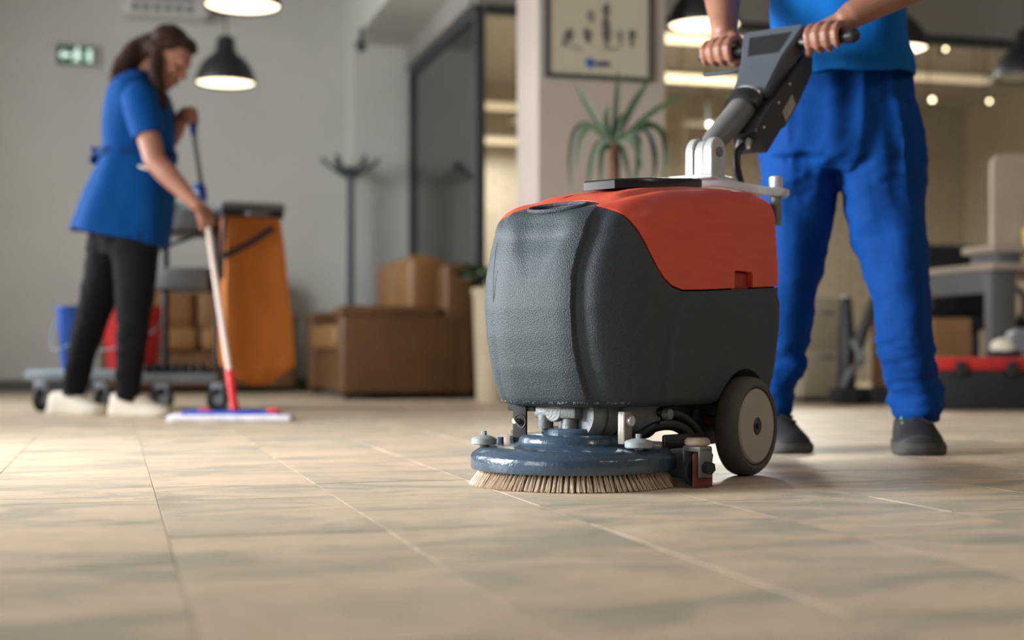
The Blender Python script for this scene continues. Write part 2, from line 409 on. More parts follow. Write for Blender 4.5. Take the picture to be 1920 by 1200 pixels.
for k, (a, b) in enumerate(WIN):
    t = thing('window_%d' % (k + 1), 'wide daylight window in the left wall', 'window', RM(LW_U - 0.07, (a + b) / 2, 0.5), YAW); t['kind'] = 'structure'
    fr = MB().rbox(LW_U - 0.1, LW_U - 0.04, a, a + 0.05, 0.5, 2.6).rbox(LW_U - 0.1, LW_U - 0.04, b - 0.05, b, 0.5, 2.6).rbox(LW_U - 0.1, LW_U - 0.04, a, b, 0.5, 0.55).rbox(LW_U - 0.1, LW_U - 0.04, a, b, 2.55, 2.6)
    fr.rbox(LW_U - 0.1, LW_U - 0.04, (a + b) / 2 - 0.03, (a + b) / 2 + 0.03, 0.55, 2.55); fr.build('window_frame', 'white_plastic', t, 0)
    MB().rbox(LW_U - 0.075, LW_U - 0.065, a + 0.05, b - 0.05, 0.55, 2.55).build('pane', 'clear_glass', t, 0)
struct(MB().rbox(-3.35, 8.7, -2.75, -2.6, -0.05, CEIL).build('wall_front', 'dark_wall', smooth=0), 'plain wall behind the photographer', 'wall')
struct(MB().rbox(8.55, 8.7, -2.75, 13.5, -0.05, CEIL).build('wall_right', 'office_paint', smooth=0), 'beige wall at the far end of the office', 'wall')
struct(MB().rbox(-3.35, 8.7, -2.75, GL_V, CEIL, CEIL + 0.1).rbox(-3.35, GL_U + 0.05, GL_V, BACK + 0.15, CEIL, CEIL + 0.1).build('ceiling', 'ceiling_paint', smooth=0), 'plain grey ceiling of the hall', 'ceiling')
# projecting pilaster and beam in the corner above the glass
struct(MB().rbox(GL_U - 0.44, GL_U + 0.02, BACK - 0.42, BACK, 0, CEIL, 0.004).build('trim_1', 'wall_paint', smooth=0), 'square plaster pilaster in the corner behind the coat stand', 'pilaster')
struct(MB().rbox(GL_U - 0.44, GL_U + 0.02, GL_V - 0.35, BACK - 0.42, 2.5, CEIL, 0.004).build('trim_2', 'wall_paint', smooth=0), 'plaster beam running above the glass partition', 'beam')
# glass partition: side leg and front leg, one L
t = thing('window_4', 'dark-framed glass partition reflecting the coat stand', 'glass partition', RM(GL_U, GL_V, 0), YAW); t['kind'] = 'structure'
z1 = 2.345
def bar(u0, u1, v0, v1, za, zb, p): return MB().rbox(u0, u1, v0, v1, za, zb, 0.003, 1).build('frame_bar', 'dark_frame', p, 0)
bar(GL_U - 0.03, GL_U + 0.03, GL_V, BACK - 0.42, z1 - 0.06, z1, t); bar(GL_U - 0.03, GL_U + 0.03, GL_V, BACK - 0.42, 0, 0.06, t)
bar(GL_U - 0.03, GL_U + 0.03, BACK - 0.48, BACK - 0.42, 0.06, z1 - 0.06, t); bar(GL_U - 0.03, GL_U + 0.03, GL_V - 0.03, GL_V + 0.03, 0.06, z1 - 0.06, t)
MB().rbox(GL_U - 0.005, GL_U + 0.005, GL_V + 0.03, BACK - 0.48, 0.06, z1 - 0.06).build('pane', 'reflective_glass', t, 0)
t2 = thing('window_5', 'long glass partition in front of the office with dark top rail', 'glass partition', RM(5, GL_V, 0), YAW); t2['kind'] = 'structure'
bar(GL_U + 0.03, 8.55, GL_V - 0.03, GL_V + 0.03, z1 - 0.06, z1, t2); bar(GL_U + 0.03, 8.55, GL_V - 0.03, GL_V + 0.03, 0, 0.05, t2)
for k in range(5):
    a = GL_U + 0.035 + k * 1.285
    MB().rbox(a, a + 1.28, GL_V - 0.005, GL_V + 0.005, 0.05, z1 - 0.06).build('pane', 'clear_glass', t2, 0)
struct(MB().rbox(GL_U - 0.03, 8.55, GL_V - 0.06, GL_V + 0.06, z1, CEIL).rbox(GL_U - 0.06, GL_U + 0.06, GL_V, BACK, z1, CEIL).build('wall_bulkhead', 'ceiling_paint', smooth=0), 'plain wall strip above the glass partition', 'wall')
# office behind the glass: painted brick back wall
def brick_paint():
    m = bpy.data.materials.new('painted_brick'); m.use_nodes = True; N = m.node_tree.nodes; L = m.node_tree.links; b = N['Principled BSDF']
    tc = N.new('ShaderNodeTexCoord'); br = N.new('ShaderNodeTexBrick'); br.inputs['Scale'].default_value = 1.0
    mp = N.new('ShaderNodeMapping'); mp.inputs['Rotation'].default_value = (PI / 2, 0, 0); L.new(tc.outputs['Object'], mp.inputs[0]); L.new(mp.outputs[0], br.inputs['Vector'])
    br.inputs['Color1'].default_value = srgb(172, 163, 147); br.inputs['Color2'].default_value = srgb(165, 156, 140); br.inputs['Mortar'].default_value = srgb(140, 124, 102)
    br.inputs['Brick Width'].default_value = 0.26; br.inputs['Row Height'].default_value = 0.085; br.inputs['Mortar Size'].default_value = 0.008
    L.new(br.outputs[0], b.inputs['Base Color']); b.inputs['Roughness'].default_value = 0.8; MATS['painted_brick'] = m
brick_paint()
o = MB().box((0, 0, 1.45), (8.5, 0.15, 3.0)).build('wall_office', 'painted_brick', smooth=0, origin=Vector((0, 0, 0)))
o.location = RM(5.0, 13.1, 0); o.rotation_euler = (0, 0, YAW); struct(o, 'beige painted brick wall at the back of the office', 'wall')
struct(MB().rbox(GL_U, GL_U + 0.08, BACK, 13.2, -0.05, CEIL).build('wall_office_side', 'office_paint', smooth=0), 'beige side wall of the office', 'wall')
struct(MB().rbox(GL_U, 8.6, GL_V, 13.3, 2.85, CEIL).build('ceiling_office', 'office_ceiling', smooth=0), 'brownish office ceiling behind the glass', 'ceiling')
for k, (u, v) in enumerate(FILL_PANELS):  # bodies of the added fill panels, out of view
    t = thing('fill_panel', ('unseen square ceiling panel added as fill light close behind the camera', 'unseen square ceiling panel added as fill light out to the right of the camera')[k], 'lamp', RM(u, v, 2.91), YAW, 'added fill panels')
    MB().rbox(u - 0.31, u + 0.31, v - 0.31, v + 0.31, 2.92, CEIL, 0.004).build('housing', 'white_plastic', t, 0)
    MB().rbox(u - 0.29, u + 0.29, v - 0.29, v + 0.29, 2.912, 2.925).build('diffuser', 'tube_dim', t, 0)
# column
C0, C1, CV0, CV1 = 1.943, 2.597, 6.5, 6.87
struct(MB().rbox(C0, C1, CV0, CV1, 0, CEIL, 0.006).build('column', 'column_paint', smooth=0), 'square white plaster column with a framed poster', 'column')

# ================================================================ FLOOR SCRUBBER
SC = 0.954
MO = Vector((0.1222, 2.835, 0)); MROT = -math.atan2(0.6, 0.8)
BV = Vector((0.6, 0.8, 0)); SV = Vector((0.8, -0.6, 0))        # backwards and sideways of the machine
def FM(p, q, z): return MO + BV * (p * SC) + SV * (q * SC) + Vector((0, 0, z * SC))
def S(x): return x * SC
mach = thing('floor_scrubber', 'walk-behind floor scrubber with grey front tank, red rear tank and round brush', 'floor scrubber', MO, MROT)

ZTOP = [(-0.2, 0.535), (-0.12, 0.552), (-0.06, 0.571), (0.02, 0.592), (0.13, 0.614), (0.3, 0.633), (0.5, 0.645), (0.56, 0.637), (0.62, 0.615)]
FRONT = [(0.16, 0.052), (0.2, 0.036), (0.25, 0.020), (0.33, 0.006), (0.40, 0.0), (0.47, 0.004), (0.52, 0.014), (0.56, 0.028)]
WID = [(0.16, 0.178), (0.22, 0.186), (0.32, 0.190), (0.45, 0.190), (0.6, 0.180)]
REAR = [(0.16, 0.560), (0.24, 0.586), (0.33, 0.602), (0.45, 0.608), (0.58, 0.606), (0.63, 0.59)]
def outline(z, ins):
    w = interp(z, WID) - ins; pf = -0.142 + interp(z, FRONT) + ins; pr = interp(z, REAR) - ins
    rf = max(0.135 - ins, 0.012); rr = max(0.055 - ins * 0.8, 0.01); rf = min(rf, w * 0.72)
    out = []
    nf, nc, ns, nr, nb = 40, 100, 60, 12, 30
    def bulge(q): return -0.014 * (1 - min(1.0, (q / max(w, 0.02)) ** 2))
    for i in range(nf): q = lerp(-(w - rf), w - rf, i / nf); out.append((pf + bulge(q) * (1 if ins < 0.1 else 0.4), q))
    for i in range(nc):
        a = PI / 2 * i / nc; q = w - rf + rf * math.sin(a); out.append((pf + rf - rf * math.cos(a) + bulge(q) * (1 if ins < 0.1 else 0.4), q))
    for i in range(ns): out.append((lerp(pf + rf, pr - rr, i / ns), w))
    for i in range(nr): a = PI / 2 * i / nr; out.append((pr - rr + rr * math.sin(a), w - rr + rr * math.cos(a)))
    for i in range(nb): out.append((pr, lerp(w - rr, -(w - rr), i / nb)))
    for i in range(nr): a = PI / 2 * i / nr; out.append((pr - rr + rr * math.cos(a), -(w - rr) - rr * math.sin(a)))
    for i in range(ns): out.append((lerp(pr - rr, pf + rf, i / ns), -w))
    for i in range(nc):
        a = PI / 2 * i / nc; q = -(w - rf) - rf * math.cos(a); out.append((pf + rf - rf * math.sin(a) + bulge(q) * (1 if ins < 0.1 else 0.4), q))
    return out
def shell(p, q, z, top):
    # relief of the moulded tank: two front flutes, funnel under the filler, stepped rear side panel, raised deck
    fr = sstep(0.03, -0.06, p) * (1 - top)
    aq = abs(q)
    gz = 0.097 + 0.012 * sstep(0.42, 0.56, z) + 0.006 * sstep(0.3, 0.17, z)
    d = aq - gz
    g = 0.012 * math.exp(-(max(0, d - 0.008) / 0.022) ** 2) * (1 if d > 0 else max(0.0, 1 + d / 0.004))
    p += fr * g
    wq = lerp(0.020, 0.062, sstep(0.40, 0.55, z))
    p += fr * 0.012 * sstep(0.40, 0.55, z) * math.exp(-(q / wq) ** 4)
    bz = interp(z, [(0.16, 0.055), (0.27, 0.06), (0.33, 0.075), (0.37, 0.10), (0.395, 0.16), (0.42, 0.5)])
    st = sstep(bz - 0.006, bz + 0.006, p) * sstep(0.405, 0.392, z) * (1 if aq > 0.13 else 0)
    q += math.copysign(0.0055, q) * st
    if top: z += 0.010 * top * sstep(0.112, 0.094, aq) * sstep(-0.03, 0.06, p)
    return p, q, z
rgs = []
lev = [(0.030, 0.163), (0.016, 0.1635), (0.006, 0.168), (0.0, 0.178)]
for ins, z in lev: rgs.append([(p, q, z, 0) for p, q in outline(z, ins)])
NZ = 52
for k in range(1, NZ + 1):
    t = k / NZ
    ring = []
    base = outline(0.178 + t * (0.56 - 0.178), 0)
    for p, q in base:
        zz = 0.178 + t * (interp(p, ZTOP) - 0.046 - 0.178); ring.append((p, q, zz))
    # widths follow the true height
    ring2 = []
    for i, (p, q, zz) in enumerate(ring): ring2.append((p, q, zz, 0))
    rgs.append(ring2)
TOPR = []
for k in range(1, 17):
    a_ = PI / 2 * k / 16; TOPR.append((0.044 * (1 - math.cos(a_)), 0.046 * (1 - math.sin(a_)), sstep(0.35, 1.0, k / 16)))
TOPR += [(0.052, 0, 1), (0.06, 0, 1), (0.068, 0, 1), (0.076, 0, 1), (0.085, 0, 1), (0.095, 0, 1), (0.11, 0, 1), (0.13, 0, 1)]
for ins, dr, tp in TOPR:
    rgs.append([(p, q, interp(p, ZTOP) - dr, tp) for p, q in outline(0.56, ins)])
body = MB().rings([[FM(*shell(*v)) for v in r] for r in rgs])
bme = body.mesh('body'); fix_normals(bme)
def side_prism(poly, q0=-0.4, q1=0.4): 
    me = MB().prism(poly, q0, q1, lambda x, y, t: FM(x, t, y)).mesh('c'); fix_normals(me); return me
REDP = [(-0.064, 0.8), (-0.068, 0.566), (-0.055, 0.545), (-0.036, 0.520), (-0.008, 0.476), (0.025, 0.440), (0.05, 0.421), (0.079, 0.408), (0.122, 0.401), (0.2, 0.404), (0.605, 0.428), (0.8, 0.433), (0.8, 0.8)]
def grow(poly, d):                                # shrink the red outline a little so that a seam stays open
    return [(x + d * (1.0 if x < 0.79 else 0), y + (d if y < 0.79 else 0)) for x, y in poly]
def ell_cyl(pc, qc, rp, rq, z0, z1, n=48):
    me = MB().rings([[FM(pc + rp * math.cos(2 * PI * i / n), qc + rq * math.sin(2 * PI * i / n), z) for i in range(n)] for z in (z0, z1)]).mesh('c'); fix_normals(me); return me
WHP, WHZ, WHR = 0.40, 0.1105, 0.1105
def arch(sgn):
    me = MB().cyl(FM(WHP, sgn * 0.11, WHZ), FM(WHP, sgn * 0.4, WHZ), S(0.128), n=48).mesh('c'); fix_normals(me); return me
HP = -0.056
hole = lambda: ell_cyl(HP, 0, 0.036, 0.066, 0.47, 0.7)
dark = boolean(bme.copy(), [(side_prism(REDP), 'DIFFERENCE'), (hole(), 'DIFFERENCE'), (arch(1), 'DIFFERENCE'), (arch(-1), 'DIFFERENCE')])
o = link('grey_tank', dark, 'tank_plastic', mach, 32); o['label'] = 'slate grey moulded front and lower tank'
notch = MB(); notch.box(FM(0.395, 0.2, 0.433), (S(0.085), S(0.075), S(0.046)), MROT + PI / 2, 0.006); nme = notch.mesh('c'); fix_normals(nme)
rcut = boolean(side_prism(grow(REDP, 0.004)), [(ell_cyl(HP - 0.013, 0.0007, 0.0723, 0.0981, 0.3, 0.93), 'DIFFERENCE'), (nme, 'DIFFERENCE')])
red = boolean(bme.copy(), [(rcut, 'INTERSECT')])
o = link('red_tank', red, 'red_plastic', mach, 32); o['label'] = 'orange red rear tank'
# collar of the filler opening (grey, between opening and red tank)
ccut = boolean(ell_cyl(HP - 0.013, 0.0007, 0.0700, 0.0961, 0.46, 0.83), [(side_prism([(-0.5, 0.3), (-0.064, 0.3), (-0.064, 0.9), (-0.5, 0.9)]), 'DIFFERENCE'), (hole(), 'DIFFERENCE')])
col = boolean(bme.copy(), [(ccut, 'INTERSECT')])
link('filler_collar', col, 'tank_plastic', mach, 32)
ri = MB(); rr = []
for i in range(56):
    a = 2 * PI * i / 56; p = HP + 0.038 * math.cos(a); q = 0.068 * math.sin(a); z = interp(p, ZTOP) + 0.001
    c = FM(p, q, z); d = (BV * math.cos(a) + SV * math.sin(a)); up = Vector((0, 0, 1))
    rr.append([c + d * (0.0045 * math.cos(2 * PI * j / 8)) + up * (0.0045 * math.sin(2 * PI * j / 8)) for j in range(8)])
ri.rings(rr + [rr[0]], False, False).build('filler_rim', 'tank_plastic', mach)
MB().lathe(FM(HP, 0, 0.485), [(0.001, 0), (0.04, 0), (0.04, 0.004), (0.001, 0.004)], n=24).build('filler_shade_disc', 'rubber_dark', mach)  # dark disc stands in for the shade inside the opening
# worn scratches along the lower lip and the far flute
rn = random.Random(3)
sc = MB()
for k in range(170):
    q = rn.uniform(-0.16, 0.175); z = 0.1695 + abs(rn.gauss(0, 0.005)); w_ = outline(0.178, 0.004)
    best = min(w_, key=lambda e: abs(e[1] - q) + (1 if e[0] > 0.05 else 0))
    p, q2, z2 = shell(best[0], best[1], z, 0)
    a = FM(p - 0.0004, q2, z2); sc.chain([a, a + SV * rn.uniform(-0.004, 0.004) + Vector((0, 0, rn.uniform(0.001, 0.006)))], [rn.uniform(0.0006, 0.0012), 0.0004], n=4, cap=False)
for q0, za, zb in ((-0.112, 0.175, 0.33), (-0.112, 0.36, 0.50)):    # long light scratch down the far flute
    pts = []
    for k in range(14):
        z = lerp(za, zb, k / 13); best = min(outline(z, 0), key=lambda e: abs(e[1] - q0) + (1 if e[0] > 0.05 else 0))
        p, q2, z2 = shell(best[0], best[1], z, 0); pts.append(FM(p - 0.0006, q2, z2))
    sc.chain(pts, [0.0009] * 14, n=4, cap=False)
o = sc.build('scuff_marks', 'tank_scuff', mach, 0); o['kind'] = 'stuff'
o = MB().box(FM(0.395, 0.174, 0.433), (S(0.083), S(0.012), S(0.042)), MROT + PI / 2, 0.003).build('latch_recess', 'red_shadow', mach)
MB().box(FM(0.315, 0, 0.43), (S(0.35), S(0.565), S(0.09)), MROT, 0.03, 4).build('tank_seal', 'rubber_dark', mach)
# lid
LW = [(0.12, -0.055), (0.20, -0.085), (0.42, -0.085), (0.42, 0.07), (0.20, 0.065), (0.12, 0.025)]
lz = lambda p: 0.647 + (p - 0.12) * 0.088
def lidring(f, dz): 
    c = (0.27, -0.005); return [FM(c[0] + (p - c[0]) * f, c[1] + (q - c[1]) * f, lz(p) + dz) for p, q in LW]
MB().rings([lidring(1, -0.02), lidring(1, -0.003), lidring(0.97, 0.001), lidring(0.9, 0.002)]).build('tank_lid', 'gloss_black', mach, 30)
# wheels
for sgn in (1, -1):
    ax = SV * sgn; c = FM(WHP, sgn * 0.168, WHZ)
    k = SC
    MB().lathe(c, [(0.088 * k, 0.052 * k), (0.094 * k, 0.0545 * k), (0.101 * k, 0.052 * k), (0.108 * k, 0.044 * k), (0.1105 * k, 0.034 * k), (0.1105 * k, 0.012 * k), (0.107 * k, 0.003 * k), (0.098 * k, -0.002 * k), (0.07 * k, -0.002 * k), (0.07 * k, 0.046 * k), (0.086 * k, 0.046 * k)], ax, 64, True).build('tire', 'rubber', mach, 40)
    h = MB().lathe(c, [(0.001, 0.0), (0.08 * k, 0.0), (0.0835 * k, 0.05 * k), (0.079 * k, 0.0535 * k), (0.02 * k, 0.0535 * k), (0.019 * k, 0.050 * k), (0.001, 0.050 * k)], ax, 56).build('wheel_hub', 'hub_plastic', mach, 30)
    MB().lathe(c, [(0.0185 * k, 0.048 * k), (0.0185 * k, 0.0525 * k), (0.015 * k, 0.055 * k), (0.006 * k, 0.054 * k), (0.0055 * k, 0.0575 * k), (0.001, 0.0575 * k)], ax, 28).build('hub_cap', 'black_plastic', h, 30)
    MB().lathe(c, [(0.0885 * k, 0.044 * k), (0.0885 * k, 0.0490 * k), (0.0825 * k, 0.0490 * k), (0.0825 * k, 0.044 * k)], ax, 56, True).build('rim_groove', 'rubber_dark', h, 30)
MB().cyl(FM(WHP, -0.18, WHZ), FM(WHP, 0.18, WHZ), S(0.012)).build('axle', 'steel_plate', mach)
MB().cyl(FM(WHP - 0.075, 0.125, 0.125), FM(WHP - 0.075, 0.165, 0.125), S(0.011)).build('axle_bolt', 'rust_rubber', mach)
# chassis under the tank
ch = MB().box(FM(0.30, 0, 0.148), (S(0.26), S(0.44), S(0.028)), MROT, 0.004)
ch.box(FM(0.33, 0.128, 0.11), (S(0.014), S(0.13), S(0.08)), MROT, 0.003).box(FM(0.33, -0.128, 0.11), (S(0.014), S(0.13), S(0.08)), MROT, 0.003)
ch.box(FM(0.19, 0.10, 0.135), (S(0.03), S(0.22), S(0.022)), MROT, 0.003)
ch.build('chassis', 'black_plastic', mach)
# deck, gear motor
MB().lathe(FM(0, 0, 0), [(x * SC, z * SC) for x, z in [(0.02, 0.040), (0.195, 0.038), (0.199, 0.034), (0.2125, 0.034), (0.2145, 0.038), (0.2145, 0.060), (0.211, 0.066), (0.200, 0.0735), (0.194, 0.0775), (0.165, 0.081), (0.124, 0.0825), (0.117, 0.085), (0.114, 0.090), (0.113, 0.097), (0.109, 0.1015), (0.102, 0.1035), (0.098, 0.105), (0.02, 0.105)]], n=96).build('brush_deck', 'deck_paint', mach, 40)
MB().lathe(FM(0.01, 0.01, 0), [(x * SC, z * SC) for x, z in [(0.02, 0.1), (0.078, 0.1), (0.080, 0.104), (0.080, 0.115), (0.077, 0.118), (0.02, 0.118)]], n=64).build('motor_flange', 'deck_paint', mach, 40)
gm = MB()
for (p, q) in ((-0.055, -0.032), (-0.045, 0.022), (0.03, -0.04), (0.035, 0.04)): gm.cyl(FM(p, q, 0.117), FM(p, q, 0.145), S(0.0165), n=20)
gm.box(FM(-0.005, -0.002, 0.152), (S(0.105), S(0.125), S(0.028)), MROT, 0.006)
gm.cyl(FM(-0.068, -0.005, 0.152), FM(-0.05, -0.005, 0.152), S(0.021), n=24, bev=0.002)
gm.build('gearbox', 'cast_alloy', mach)
mo = MB()
mo.lathe(FM(-0.03, 0.045, 0.148), [(x * SC, z * SC) for x, z in [(0.02, -0.01), (0.046, -0.008), (0.05, 0.0), (0.052, 0.02), (0.047, 0.022), (0.047, 0.028), (0.052, 0.03), (0.055, 0.05), (0.05, 0.054), (0.05, 0.06), (0.056, 0.062), (0.056, 0.16), (0.02, 0.165)]], BV + SV * 0.35, 40)
mo.build('motor', 'cast_alloy', mach)
# brackets holding the deck
b1 = MB().box(FM(-0.055, -0.1, 0.132), (S(0.008), S(0.034), S(0.07)), MROT, 0.002).box(FM(-0.072, -0.085, 0.132), (S(0.034), S(0.006), S(0.07)), MROT, 0.001)
b1.box(FM(-0.05, -0.085, 0.158), (S(0.07), S(0.04), S(0.012)), MROT, 0.002)
b1o = b1.build('lift_bracket', 'rubber_dark', mach)
MB().cyl(FM(-0.09, -0.087, 0.132), FM(-0.07, -0.087, 0.132), S(0.006), n=14).build('pivot_pin', 'steel_plate', b1o)
pin = [FM(-0.09, -0.084, 0.140), FM(-0.094, -0.072, 0.146), FM(-0.094, -0.058, 0.142), FM(-0.094, -0.055, 0.128), FM(-0.094, -0.064, 0.119), FM(-0.092, -0.078, 0.128), FM(-0.09, -0.086, 0.136)]
MB().chain(spline(pin, 6), [0.0019] * 37, n=8).build('cotter_pin', 'black_plastic', b1o)
b2 = MB().box(FM(-0.018, 0.143, 0.122), (S(0.008), S(0.030), S(0.066)), MROT, 0.002).box(FM(-0.030, 0.138, 0.122), (S(0.014), S(0.005), S(0.066)), MROT, 0.001)
b2o = b2.build('lift_bracket', 'steel_plate', mach); b2o['label'] = 'bare steel lift bracket'
MB().cyl(FM(-0.016, 0.145, 0.136), FM(-0.016, 0.156, 0.136), S(0.011), n=24, bev=0.0012).build('bracket_bolt', 'silver', b2o)
# bumper rollers on the deck rim (world offsets from deck centre)
for (dx, dy, zb, r, m) in ((-0.186, -0.012, 0.083, 0.0265, 'roller'), (-0.128, 0.128, 0.078, 0.024, 'roller_cream'), (0.125, -0.128, 0.083, 0.028, 'roller')):
    c = MO + Vector((dx * SC, dy * SC, zb * SC))
    ro = MB().lathe(c, [(x * SC, z * SC) for x, z in [(0.004, -0.004), (0.010, -0.004), (0.010, 0), (r - 0.002, 0), (r, 0.002), (r, 0.012), (r - 0.0025, 0.0145), (0.012, 0.0185), (0.004, 0.019)]], n=36).build('bumper_roller', m, mach, 30)
    MB().cyl(c + Vector((0, 0, 0.017 * SC)), c + Vector((0, 0, 0.028 * SC)), S(0.0058), n=6).build('roller_bolt', 'roller' if m == 'roller' else 'steel_plate', ro, 20)
for a in (2.45, 2.75): MB().cyl(MO + Vector((0.165 * SC * math.cos(a), 0.165 * SC * math.sin(a), 0.08 * SC)), MO + Vector((0.165 * SC * math.cos(a), 0.165 * SC * math.sin(a), 0.094 * SC)), S(0.007), n=6).build('deck_bolt', 'deck_paint', mach, 20)
# brush: block plus bristle tufts
MB().lathe(FM(0, 0, 0), [(x * SC, z * SC) for x, z in [(0.05, 0.028), (0.19, 0.028), (0.194, 0.032), (0.194, 0.04), (0.05, 0.04)]], n=64, closed=True).build('brush_block', 'rubber_dark', mach)
br = MB(); rn = random.Random(11)
for row, (r0, r1, nt) in enumerate(((0.189, 0.211, 112), (0.181, 0.196, 104), (0.168, 0.176, 90), (0.15, 0.155, 70))):
    for k in range(nt):
        a = 2 * PI * (k + 0.5 * (row % 2)) / nt + rn.uniform(-0.006, 0.006)
        nb = 26 if row == 0 else 12
        for h in range(nb):
            aa = a + rn.gauss(0, 0.0052); rt = r0 + rn.uniform(-0.003, 0.003)
            ab = a + (aa - a) * 2.1 + rn.gauss(0, 0.004); rb_ = r1 + rn.uniform(-0.006, 0.007)
            p0 = MO + Vector((math.cos(aa) * rt, math.sin(aa) * rt, 0.036)) * SC + Vector((0, MO.y * 0, 0)); p0 = MO + Vector((math.cos(aa) * rt, math.sin(aa) * rt, 0.036)) * SC
            p1 = MO + Vector((math.cos(ab) * rb_, math.sin(ab) * rb_, rn.uniform(0.0008, 0.003))) * SC
            t = Vector((-math.sin(aa), math.cos(aa), 0)) * 0.0009; d = Vector((math.cos(aa), math.sin(aa), 0)) * 0.0009
            br.add([p0 + t, p0 - t, p0 + d, p1 + t * 0.55, p1 - t * 0.55, p1 + d * 0.55], [(0, 1, 4, 3), (1, 2, 5, 4), (2, 0, 3, 5), (3, 4, 5)])
bo = br.build('bristles', 'bristle', mach, 0); bo['kind'] = 'stuff'
# squeegee behind the deck, with end bracket and caster at the near side
sq = []
for k in range(33):
    a = lerp(-1.32, 1.32, k / 32); sq.append((0.02 + 0.262 * math.cos(a), 0.262 * math.sin(a), a))
def sqring(p, q, a, prof): return [FM(p + math.cos(a) * x, q + math.sin(a) * x, z) for x, z in prof]
MB().rings([sqring(p, q, a, [(-0.016, 0.045), (0.016, 0.045), (0.018, 0.062), (0.010, 0.076), (-0.010, 0.076), (-0.018, 0.062)]) for p, q, a in sq]).build('squeegee_body', 'black_plastic', mach)
for off in (-0.012, 0.012):
    MB().rings([sqring(p, q, a, [(off - 0.0025, 0.001), (off + 0.0025, 0.001), (off + 0.0025, 0.055), (off - 0.0025, 0.055)]) for p, q, a in sq]).build('squeegee_blade', 'rubber_dark', mach)
EP, EQ = 0.078, 0.251
eb = MB()
eb.box(FM(EP, EQ, 0.079), (S(0.054), S(0.034), S(0.012)), MROT - 0.35, 0.003)
Me = Matrix.Rotation(MROT - 0.35, 4, 'Z'); ex = Me @ Vector((1, 0, 0)); ey = Me @ Vector((0, 1, 0)); ec = FM(EP, EQ, 0)
eb.box(ec - ex * S(0.024) + Vector((0, 0, S(0.052))), (S(0.006), S(0.034), S(0.06)), MROT - 0.35, 0.002)
eb.box(ec + ex * S(0.024) + Vector((0, 0, S(0.052))), (S(0.006), S(0.034), S(0.06)), MROT - 0.35, 0.002)
ebo = eb.build('squeegee_end_bracket', 'arm_grey', mach)
MB().lathe(ec - ex * S(0.014) + Vector((0, 0, S(0.034))), [(0.002, 0), (S(0.028), 0), (S(0.032), S(0.004)), (S(0.032), S(0.012)), (S(0.028), S(0.016)), (0.002, S(0.016))], ex, 32).build('end_wheel', 'rubber_dark', ebo, 30)
MB().box(ec + ex * S(0.016) + Vector((0, 0, S(0.036))), (S(0.006), S(0.05), S(0.068)), MROT - 0.35, 0.002).build('rubber_flap', 'rust_rubber', ebo)
MB().cyl(ec + ex * S(0.027) + Vector((0, 0, S(0.042))), ec + ex * S(0.042) + Vector((0, 0, S(0.042))), S(0.013), n=6).build('clamp_knob', 'black_plastic', ebo, 20)
MB().lathe(ec + Vector((0, 0, S(0.086))), [(0.002, 0), (S(0.024), 0), (S(0.026), S(0.003)), (S(0.026), S(0.010)), (S(0.021), S(0.015)), (0.002, S(0.0155))], n=32).build('bumper_roller', 'roller_cream', ebo, 30)
# hose and links between deck and rear
hs = [FM(0.05, 0.10, 0.085), FM(0.09, 0.135, 0.118), FM(0.15, 0.15, 0.122), FM(0.2, 0.16, 0.10), FM(0.23, 0.14, 0.075)]
MB().chain(spline(hs, 8), [S(0.013)] * 33, n=14).build('vacuum_hose', 'black_plastic', mach)
MB().chain(spline([FM(0.10, 0.15, 0.150), FM(0.17, 0.16, 0.140), FM(0.24, 0.16, 0.105), FM(0.27, 0.15, 0.07)], 8), [S(0.010)] * 25, n=12).build('linkage_arm', 'black_plastic', mach)
MB().box(FM(0.16, 0.165, 0.088), (S(0.012), S(0.14), S(0.03)), MROT, 0.004).build('squeegee_arm', 'black_plastic', mach)
MB().cyl(FM(0.098, 0.160, 0.146), FM(0.098, 0.178, 0.146), S(0.0115), n=20, bev=0.0015).build('link_bolt', 'cast_alloy', mach)
# alloy yoke plate with rear post
yk = MB(); rg = []
for q, p0, p1, z0, z1 in ((-0.190, 0.60, 0.625, 0.645, 0.660), (-0.178, 0.588, 0.640, 0.641, 0.663), (-0.15, 0.575, 0.645, 0.643, 0.665), (-0.10, 0.545, 0.64, 0.655, 0.677), (-0.065, 0.51, 0.64, 0.664, 0.686), (0, 0.49, 0.64, 0.667, 0.690),
                          (0.065, 0.51, 0.64, 0.664, 0.686), (0.10, 0.545, 0.64, 0.655, 0.677), (0.15, 0.575, 0.645, 0.643, 0.665), (0.178, 0.588, 0.640, 0.641, 0.663), (0.190, 0.60, 0.625, 0.645, 0.660)):
    e_ = 0.003
    rg.append([FM(p0, q, z0 + e_), FM(p0 + e_, q, z0), FM(p1 - e_, q, z0), FM(p1, q, z0 + e_), FM(p1, q, z1 - e_), FM(p1 - e_, q, z1), FM(p0 + e_, q, z1), FM(p0, q, z1 - e_)])
yk.rings(rg)
yk.box(FM(0.55, 0.0, 0.689), (S(0.12), S(0.13), S(0.012)), MROT, 0.004).box(FM(0.50, -0.06, 0.678), (S(0.09), S(0.06), S(0.014)), MROT, 0.004)
yk.build('yoke_plate', 'silver', mach, 30)
for q in (0.165, -0.165):
    MB().cyl(FM(0.604, q, 0.655), FM(0.604, q, 0.690), S(0.0165), n=24, bev=0.003).build('post_cap', 'silver', mach)
    MB().cyl(FM(0.604, q, 0.575), FM(0.604, q, 0.66), S(0.0135), n=24).build('yoke_post', 'cast_alloy', mach)
